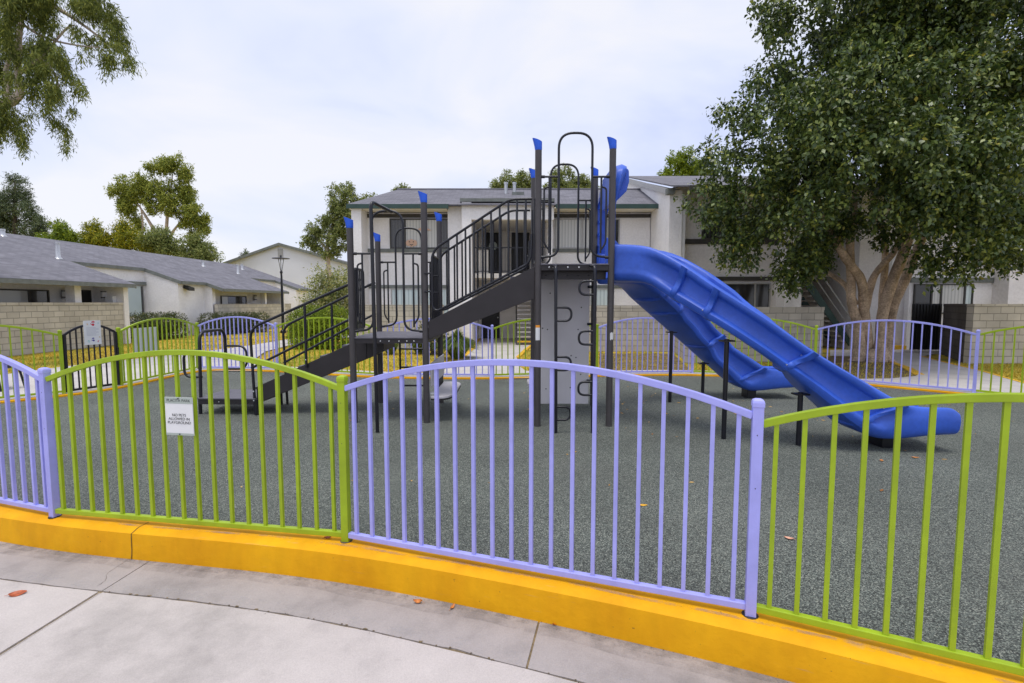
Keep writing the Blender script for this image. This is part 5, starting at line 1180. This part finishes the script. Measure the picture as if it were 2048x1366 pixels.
# ---- hanging eucalyptus branch, upper left
eb = thing('eucalyptus_tree', (-17.5, 15.0, 0), 'tall eucalyptus hanging narrow drooping foliage into the upper left corner', 'tree')
mb = MB(); EY = 13.5
def SE(pts, radii, dy=0): wobble_tube(mb, [D(x, y, EY + dy) for x, y in pts], radii, 9)
wobble_tube(mb, [(-17.5, 15.0, -.1), (-17.3, 15.0, 3.5), (-16.2, 14.4, 6.0), D(-60, 260, EY), D(5, 212, EY), D(38, 190, EY), D(36, 150, EY), D(40, 60, EY), D(60, -60, EY)], [.42, .36, .28, .16, .13, .10, .08, .06, .04], 12)
SE([(8, 208), (16, 180), (12, 140), (30, 90)], [.07, .06, .05, .03]); SE([(-60, -30), (20, 8), (70, 0), (120, 20), (180, 60), (230, 100)], [.09, .08, .07, .05, .03, .02]); SE([(-40, -10), (40, 45), (90, 75), (150, 90), (200, 95)], [.05, .04, .03, .02, .012]); SE([(36, 150), (80, 120), (110, 150), (120, 200)], [.05, .04, .03, .015]); SE([(80, 120), (130, 60), (150, 50)], [.03, .025, .01])
obj('trunk', mb, PALEBARK, eb, smooth=True, sharp=180)
EL = [(15, 25, 30), (60, 12, 26), (95, 30, 22), (165, 8, 28), (205, 22, 22), (232, 45, 20), (240, 80, 22), (258, 112, 15), (268, 122, 9), (215, 118, 18), (205, 85, 14), (50, 85, 28), (90, 100, 30), (125, 110, 22), (140, 140, 16), (70, 140, 26), (100, 150, 22), (20, 100, 24), (12, 150, 18), (15, 225, 14), (36, 250, 15), (46, 285, 9), (40, 268, 12), (108, 180, 20), (150, 175, 13), (160, 165, 9), (95, 215, 13), (120, 235, 14), (128, 262, 10), (130, 285, 7), (145, 210, 9), (150, 55, 16), (175, 70, 14), (5, 55, 26), (170, 105, 10), (-40, 60, 60), (-50, 160, 60), (60, -40, 60), (180, -40, 50), (-40, 240, 40), (70, 185, 14), (60, 225, 9)]
eb_ = []
for q in EL:
    for k in range(4): eb_.append((q[0] + random.uniform(-.8, .8) * q[2], q[1] + random.uniform(-.8, .8) * q[2], q[2] * random.uniform(.26, .48)))
el_ = lump_px(eb_, EY, 1.2, .8); el_ = [(c, (r_[0], r_[1], r_[2] * 1.25)) for c, r_ in el_]
leaf_mesh('crown', el_, 56000, .115, EUCANEAR, eb, droop=1.1, aspect=.19, spray=.20, k=10, shell=.15, updir=.1)
# ---- trees behind the houses
def tree(name, label, base, trunk, lumps_, Y, n, size, m, bark=DARKBARK, droop=.4, aspect=.5, spray=.6, ky=.8, jit=1.2, group='trees behind the buildings', shell=.35):
    t_ = thing(name, base, label, 'tree', group); mb = MB()
    for pts, radii in trunk: wobble_tube(mb, [Vector(p) if len(p) == 3 else D(p[0], p[1], Y) for p in pts], [q * .55 for q in radii], 8)
    obj('trunk', mb, bark, t_, smooth=True, sharp=180)
    sb = []
    for q in lumps_:
        fx = q[4] if len(q) > 4 else 1
        for k in range(5): 
            a = random.uniform(0, 6.283); e_ = random.uniform(.2, .8); sb.append((q[0] + math.cos(a) * q[2] * e_ * fx, q[1] + math.sin(a) * q[2] * e_, q[2] * random.uniform(.33, .54), random.uniform(-1, 1) * q[2] * Y / 1400.))
    leaf_mesh('crown', lump_px(sb, Y, 1, .2), int(n * 2.5), size * .56, m, t_, droop=droop, aspect=aspect, spray=spray * .5, shell=shell)
    return t_
def b0(x, Y): p = D(x, 640, Y); return (p.x, Y, 0)
tree('eucalyptus_tree', 'airy eucalyptus with bare pale limbs behind the row house roof', b0(318, 58), [([b0(318, 58), (312, 500), (312, 470), (290, 430), (270, 400)], [.7, .5, .4, .25, .1]), ([(312, 500), (330, 470), (335, 430), (340, 390), (345, 350)], [.4, .35, .28, .2, .08]), ([(330, 500), (345, 465), (365, 440), (380, 420)], [.35, .25, .18, .08]), ([(285, 500), (285, 440), (280, 410)], [.22, .15, .08])],
     [(350, 320, 17, 0, 1.1), (325, 340, 26), (362, 345, 22), (300, 335, 14), (280, 365, 26), (245, 375, 22, 0, 1.2), (232, 380, 14), (320, 375, 34), (268, 398, 28), (300, 400, 22), (362, 385, 30), (335, 405, 26), (380, 410, 26), (395, 430, 24), (375, 445, 22), (408, 440, 16), (255, 415, 16), (270, 440, 14), (280, 455, 10), (410, 460, 14), (390, 475, 20), (250, 400, 14)], 58, 17000, .42, EUCA, PALEBARK, .5, .42, .7)
tree('conifer_tree', 'dark grey green conifer behind the roof at the left edge', b0(30, 52), [([b0(30, 52), (30, 500), (30, 360)], [.6, .45, .1])],
     [(28, 362, 13), (45, 368, 10), (20, 385, 22), (45, 392, 22), (0, 400, 26), (30, 412, 30), (60, 418, 22), (-20, 425, 30), (20, 440, 36), (60, 445, 30), (85, 450, 16), (0, 465, 34), (45, 470, 34), (85, 472, 18), (-30, 400, 26)], 52, 16000, .34, CONIF, DARKBARK, .1, .3, .7)
tree('round_tree', 'bright green rounded tree rising behind the roof beside the conifer', b0(118, 44), [([b0(118, 44), (118, 470)], [.3, .15])], [(115, 468, 26, 0, 1.2), (95, 475, 16), (140, 478, 18), (118, 455, 14), (118, 490, 26)], 44, 5500, .26, BRIGHT, group='trees behind the buildings')
for i, (x, lm, lab, m_) in enumerate((
        (190, [(190, 470, 22, 0, 1.3), (172, 478, 18), (215, 475, 20), (190, 490, 26), (175, 452, 8), (190, 450, 9)], 'yellowing bushy tree behind the roof, just right of the round green tree', AUTUMN),
        (262, [(250, 472, 22, 0, 1.3), (275, 478, 22), (240, 455, 11), (258, 490, 26), (250, 450, 8), (285, 490, 18)], 'golden leaved tree behind the roof, under the left of the airy eucalyptus', AUTUMN),
        (325, [(315, 482, 24, 0, 1.3), (345, 490, 22), (330, 468, 12), (320, 500, 24)], 'dull green tree behind the roof, under the airy eucalyptus trunks', OLIVE),
        (395, [(380, 498, 22, 0, 1.3), (410, 505, 20), (395, 480, 12), (430, 512, 12, 0, 1.4), (395, 515, 20), (418, 490, 8), (365, 508, 16)], 'spiky dark green tree behind the roof, right of the golden tree', OLIVE))):
    tree('garden_tree', lab, b0(x, 46), [([b0(x, 46), (x, 500)], [.25, .1])], lm, 46, 5200, .27, m_, spray=.9, shell=.3, droop=.1)
tree('tall_tree', 'olive green open tree behind the left corner of the two storey building', b0(680, 42), [([b0(668, 42), (655, 500), (665, 450), (690, 400)], [.4, .3, .2, .08]), ([(655, 500), (630, 470), (625, 450)], [.2, .12, .05])],
     [(690, 395, 26, 0, 1.2), (725, 398, 20, 0, 1.2), (665, 405, 16), (672, 430, 22), (700, 425, 26), (650, 440, 14), (628, 455, 15), (618, 470, 12), (640, 470, 16), (665, 465, 20), (690, 460, 22), (625, 490, 14), (655, 495, 18), (680, 495, 18), (612, 485, 9), (738, 405, 14)], 42, 10000, .28, OLIVE, PALEBARK)
tree('small_far_tree', 'small tree top poking over the ridge left of the roof vents', b0(805, 60), [([b0(805, 60), (805, 390)], [.4, .2])], [(805, 378, 13, 0, 1.3), (793, 383, 9), (818, 383, 9), (805, 392, 14)], 60, 2200, .34, OLIVE)
tree('broad_far_tree', 'broad tree behind the ridge, left half hidden by the tower posts', b0(1030, 48), [([b0(1030, 48), (1030, 390)], [.4, .2])], [(1005, 362, 20, 0, 1.2), (1040, 352, 18, 0, 1.2), (1030, 372, 26, 0, 1.3), (990, 372, 12), (1060, 365, 20), (1050, 380, 24)], 48, 5500, .3, OLIVE)
tree('broad_far_tree', 'broad tree behind the ridge, seen through the tower arch', b0(1140, 50), [([b0(1140, 50), (1140, 390)], [.4, .2])], [(1130, 352, 20, 0, 1.2), (1160, 362, 18), (1110, 365, 22), (1140, 375, 28, 0, 1.4), (1180, 372, 14), (1200, 385, 14)], 50, 5500, .3, OLIVE)
tree('broad_far_tree', 'light green tree above the right wing roof, beside the ficus crown', b0(1370, 46), [([b0(1370, 46), (1370, 380)], [.4, .2])], [(1350, 330, 24, 0, 1.2), (1380, 322, 26, 0, 1.2), (1325, 348, 16, 0, 1.3), (1405, 335, 28), (1375, 350, 26, 0, 1.5)], 46, 6000, .3, BRIGHT)
tree('small_tip_tree', 'tiny dark tree tip beside the distant gable roof', b0(492, 62), [([b0(492, 62), (492, 515)], [.2, .1])], [(492, 508, 7), (485, 514, 7), (500, 513, 6), (492, 520, 9)], 62, 900, .3, CONIF)
# ---- shrubs and hedges
def hedge(label, cx_, cy_, lx_, ly_, h, n, size, m, name='hedge', cat='hedge', ang=0, group=None):
    ls = []; nx = max(1, int(lx_ / (h * .55)))
    for k in range(nx):
        q = (k + .5) / nx - .5; x = cx_ + q * (lx_ - h * .5) * math.cos(ang); y = cy_ + q * (lx_ - h * .5) * math.sin(ang)
        for z in (.28, .62): ls.append(((x + random.uniform(-.05, .05), y, h * z), (h * .42 * 1.15, ly_ / 2, h * .38)))
    t_ = thing(name, (cx_, cy_, 0), label, cat, group)
    obj('stem', MB().tube([(cx_, cy_, 0), (cx_ + .02, cy_, h * .5)], .06, 6).tube([(cx_ + .25, cy_, 0), (cx_ + .2, cy_, h * .5)], .05, 6), DARKBARK, t_)
    leaf_mesh('foliage', ls, n, size, m, t_, droop=-.1, aspect=.55, spray=size * 1.6, shell=.6, k=6)
    return t_
p = G(300, 663, 0); hedge('clipped dark hedge below the row house side window', -16.4, 23.0, 3.6, 1.0, 1.22, 26000, .055, HEDGE, ang=R(88), group='clipped hedges by the row house')
hedge('longer clipped dark hedge before the far patio wall', -15.2, 27.5, 4.4, 1.1, 1.15, 30000, .055, HEDGE, ang=R(70), group='clipped hedges by the row house')
hedge('bright green rounded bush behind the lower stair handrails', -7.1, 18.6, 2.5, 1.5, 1.55, 30000, .055, BRIGHT, 'bush', 'bush')
hedge('smaller green bush behind the left end of the rounded bush', -8.3, 20.5, 1.6, 1.2, 1.45, 9000, .06, HEDGE, 'bush', 'bush')
t_ = thing('sapling', D(650, 640, 21), 'sparse pale leaved young tree beside the distant gable', 'small tree'); ORG[t_] = Vector((D(650, 640, 21).x, 21, 0)); t_.location = ORG[t_]
mb = MB()
for a, b_ in (((652, 640), (640, 560)), ((652, 640), (655, 545)), ((655, 640), (685, 560)), ((652, 640), (668, 580))): wobble_tube(mb, [D(a[0], a[1] + 20, 21), D((a[0] + b_[0]) / 2 + 4, (a[1] + b_[1]) / 2, 21), D(*b_, 21)], [.035, .025, .008], 6)
obj('trunk', mb, DARKBARK, t_)
leaf_mesh('crown', lump_px([(640, 560, 12), (655, 550, 12), (670, 575, 18), (640, 590, 22), (685, 560, 14), (660, 600, 26), (690, 590, 20), (625, 605, 16), (650, 620, 22), (685, 615, 20), (690, 545, 10), (640, 548, 8)], 21, 1, .4), 9000, .11, SHRUB, t_, droop=.1, aspect=.4, spray=.4, shell=.2)
def grass_clump(name, label, c, r_, h, n, m=BLADE, cat='plant', group=None):
    c = np.array(c); a = rng.random(n) * 2 * math.pi; lean = rng.random(n) ** .7; hh = h * (.7 + .5 * rng.random(n)); rr = r_ * lean
    d_ = np.stack([np.cos(a), np.sin(a), np.zeros(n)], 1); pr = np.stack([-np.sin(a), np.cos(a), np.zeros(n)], 1)
    base = c + d_ * (rr * .25)[:, None]; up = np.array([0, 0, 1.])
    V = np.empty((n * 2, 4, 3)); w0 = .012 + .006 * rng.random((n, 1))
    m1 = base + d_ * (rr * .45)[:, None] + up * (hh * (.8 - .2 * lean))[:, None]; m2 = base + d_ * (rr * 1.1)[:, None] + up * (hh * (1.0 - .62 * lean))[:, None]
    V[:n, 0] = base - pr * w0; V[:n, 1] = base + pr * w0; V[:n, 2] = m1 + pr * w0; V[:n, 3] = m1 - pr * w0
    V[n:, 0] = m1 - pr * w0; V[n:, 1] = m1 + pr * w0; V[n:, 2] = m2 + pr * w0 * .15; V[n:, 3] = m2 - pr * w0 * .15
    o = quads_mesh(name, V, m, None, Vector(c)); return tag(o, label, cat, group)
grass_clump('ornamental_grass', 'round tuft of ornamental grass beside the concrete path to the door', (-1.65, 15.0, 0), .62, .85, 1600)
grass_clump('strappy_plant', 'strappy plant in front of the block wall, left of the ladder', (-4.0, 16.4, 0), .45, .6, 260, group='strappy plants along the block wall')
grass_clump('strappy_plant', 'strappy plant in front of the block wall, right of the ladder', (-3.1, 16.6, 0), .45, .6, 260, group='strappy plants along the block wall')
hedge('dark twiggy shrub in front of the block wall, beside the ornamental grass', -2.6, 16.3, .9, .7, 1.0, 1500, .09, HEDGE, 'shrub', 'shrub')
# ---- grass blades
def inside(px, py, poly):
    x = np.array([p[0] for p in poly]); y = np.array([p[1] for p in poly]); r_ = np.zeros(len(px), bool); j = len(poly) - 1
    for i in range(len(poly)):
        cnd = ((y[i] > py) != (y[j] > py)) & (px < (x[j] - x[i]) * (py - y[i]) / (y[j] - y[i] + 1e-12) + x[i]); r_ ^= cnd; j = i
    return r_
def blades(name, n, ybounds, m, hgt):
    yy = ybounds[0] + (ybounds[1] - ybounds[0]) * rng.random(n) ** 1.5; xx = (rng.random(n) * 2 - 1) * yy * 1.06
    ok = inside(xx, yy, lawn_poly)
    so = [(p.x, p.y) for p in offset(SPL, .62)]; ok &= ~inside(xx, yy, so)
    for q in PATHS: ok &= ~inside(xx, yy, q)
    ok &= ~((yy > 18) & (xx > -6.2) & (xx < 25)); ok &= ~((xx < -15.8)); ok &= ~((xx > 4.8) & (yy > 13.9)); ok &= ~((xx > 12.7) & (yy > 13.8))
    xx, yy = xx[ok], yy[ok]; k = len(xx); a = rng.random(k) * 2 * math.pi; h = hgt * (.5 + rng.random(k)); w_ = .007 + .0012 * yy * .25
    V = np.zeros((k, 3, 3)); V[:, 0] = np.stack([xx - np.cos(a) * w_, yy - np.sin(a) * w_, np.full(k, -.014)], 1); V[:, 1] = np.stack([xx + np.cos(a) * w_, yy + np.sin(a) * w_, np.full(k, -.014)], 1)
    V[:, 2] = np.stack([xx + rng.normal(size=k) * h * .5, yy + rng.normal(size=k) * h * .5, -.012 + h], 1)
    return tag(quads_mesh(name, V, m, nv=3), 'short yellow green lawn grass outside the fence', 'grass', kind='stuff')
blades('grass', 150000, (9, 30), LBLADE, .05)

# ================================================================ FALLEN LEAVES
def leaf_obj(p, L_, w_, rot, m, label, curl=.3, tilt=0, name='fallen_leaf', stem=True):
    mb = MB(); n_ = 9; rows = []
    for i in range(n_):
        q = i / (n_ - 1); half = w_ * math.sin(math.pi * min(1, q * .97 + .02)) ** .8 * (1 - .25 * q); x = (q - .5) * L_
        z = curl * L_ * ((q - .5) ** 2) * 1.2
        rows.append([(x, -half, z + curl * w_ * .8), (x, -half * .5, z + curl * w_ * .2), (x, 0, z), (x, half * .5, z + curl * w_ * .25), (x, half, z + curl * w_ * .9)])
    mb.rings(rows, closed=False)
    if stem: mb.tube([(-L_ * .5, 0, curl * L_ * .3), (-L_ * .72, .004, .003)], .0012, 5)
    o = obj(name, mb, m, smooth=True, sharp=180); o.location = Vector(p) + Vector((0, 0, .003)); o.rotation_euler = (tilt, 0, rot); return tag(o, label, 'leaf', 'fallen leaves in the foreground')
def gl(x, y, z): return G(x, y, z)
zw = ZS + .001
leaf_obj(gl(36, 1189, zw), .092, .030, R(25), LEAFR, 'large red brown leaf lying on the sidewalk at lower left', .25, R(14))
leaf_obj(gl(262, 1114, zw), .07, .016, R(10), LEAFP, 'pinkish leaf lying in the gutter against the kerb by the joint', .15)
leaf_obj(gl(836, 1205, zw), .058, .016, R(175), LEAFO, 'curled orange leaf in the gutter below the yellow kerb', .8, R(-25))
leaf_obj(gl(905, 1216, zw), .055, .011, R(70), LEAFO, 'folded narrow orange leaf in the gutter, right of the curled one', .6)
leaf_obj(gl(1110, 1250, zw), .03, .010, R(20), LEAFR, 'tiny brown leaf in the gutter right of the gutter joint', .6)
leaf_obj(gl(1286, 1011, 0), .075, .022, R(0), LEAFY, 'bright yellow leaf on the rubber behind the lavender pickets', .1)
leaf_obj(gl(1578, 1078, 0), .065, .022, R(150), LEAFP, 'pale pink leaf on the rubber behind the right green pickets', .3)
leaf_obj(gl(1830, 916, 0), .07, .022, R(160), LEAFO, 'orange brown leaf on the rubber below the slide exit', .3)
leaf_obj(gl(1763, 922, 0), .055, .02, R(60), LEAFO, 'small orange leaf on the rubber beside the slide foot', .3)
leaf_obj(gl(1930, 886, 0), .055, .02, R(100), LEAFP, 'pale leaf on the rubber right of the slide end', .3)
leaf_obj(gl(656, 1077, .04), .05, .02, R(20), LEAFR, 'brown leaf caught at the foot of the near green fence post', .4)
# tiny litter on the rubber
def litter():
    V = []
    for k in range(170):
        if k < 110: x, y = random.uniform(1.5, 8.0), random.uniform(6.2, 10.5)
        else: x, y = random.uniform(-4, 6), random.uniform(4.2, 10.5)
        s_ = random.uniform(.012, .035); a = random.uniform(0, 6.28); c_, s2_ = math.cos(a), math.sin(a); z = .003
        pl = [(-s_, 0), (0, -s_ * .45), (s_, 0), (0, s_ * .45)]
        V.append([(x + u * c_ - v * s2_, y + u * s2_ + v * c_, z + (.008 * random.random())) for u, v in pl])
    return tag(quads_mesh('leaf_litter', np.array(V), leafmat('litter_leaf', [(0, (.30, .12, .03)), (.5, (.6, .33, .03)), (1, (.66, .45, .2))], .7, .3, 0)), 'tiny yellow and brown leaves scattered over the rubber', 'leaf litter', kind='stuff')
litter()
tag(quads_mesh('kerb_debris', np.array(GRIT), leafmat('debris', [(0, (.03, .02, .012)), (.6, (.10, .06, .03)), (1, (.45, .27, .03))], .9, .2, 0)), 'fine dirt and leaf crumbs along the kerb and gutter joints', 'debris', kind='stuff')
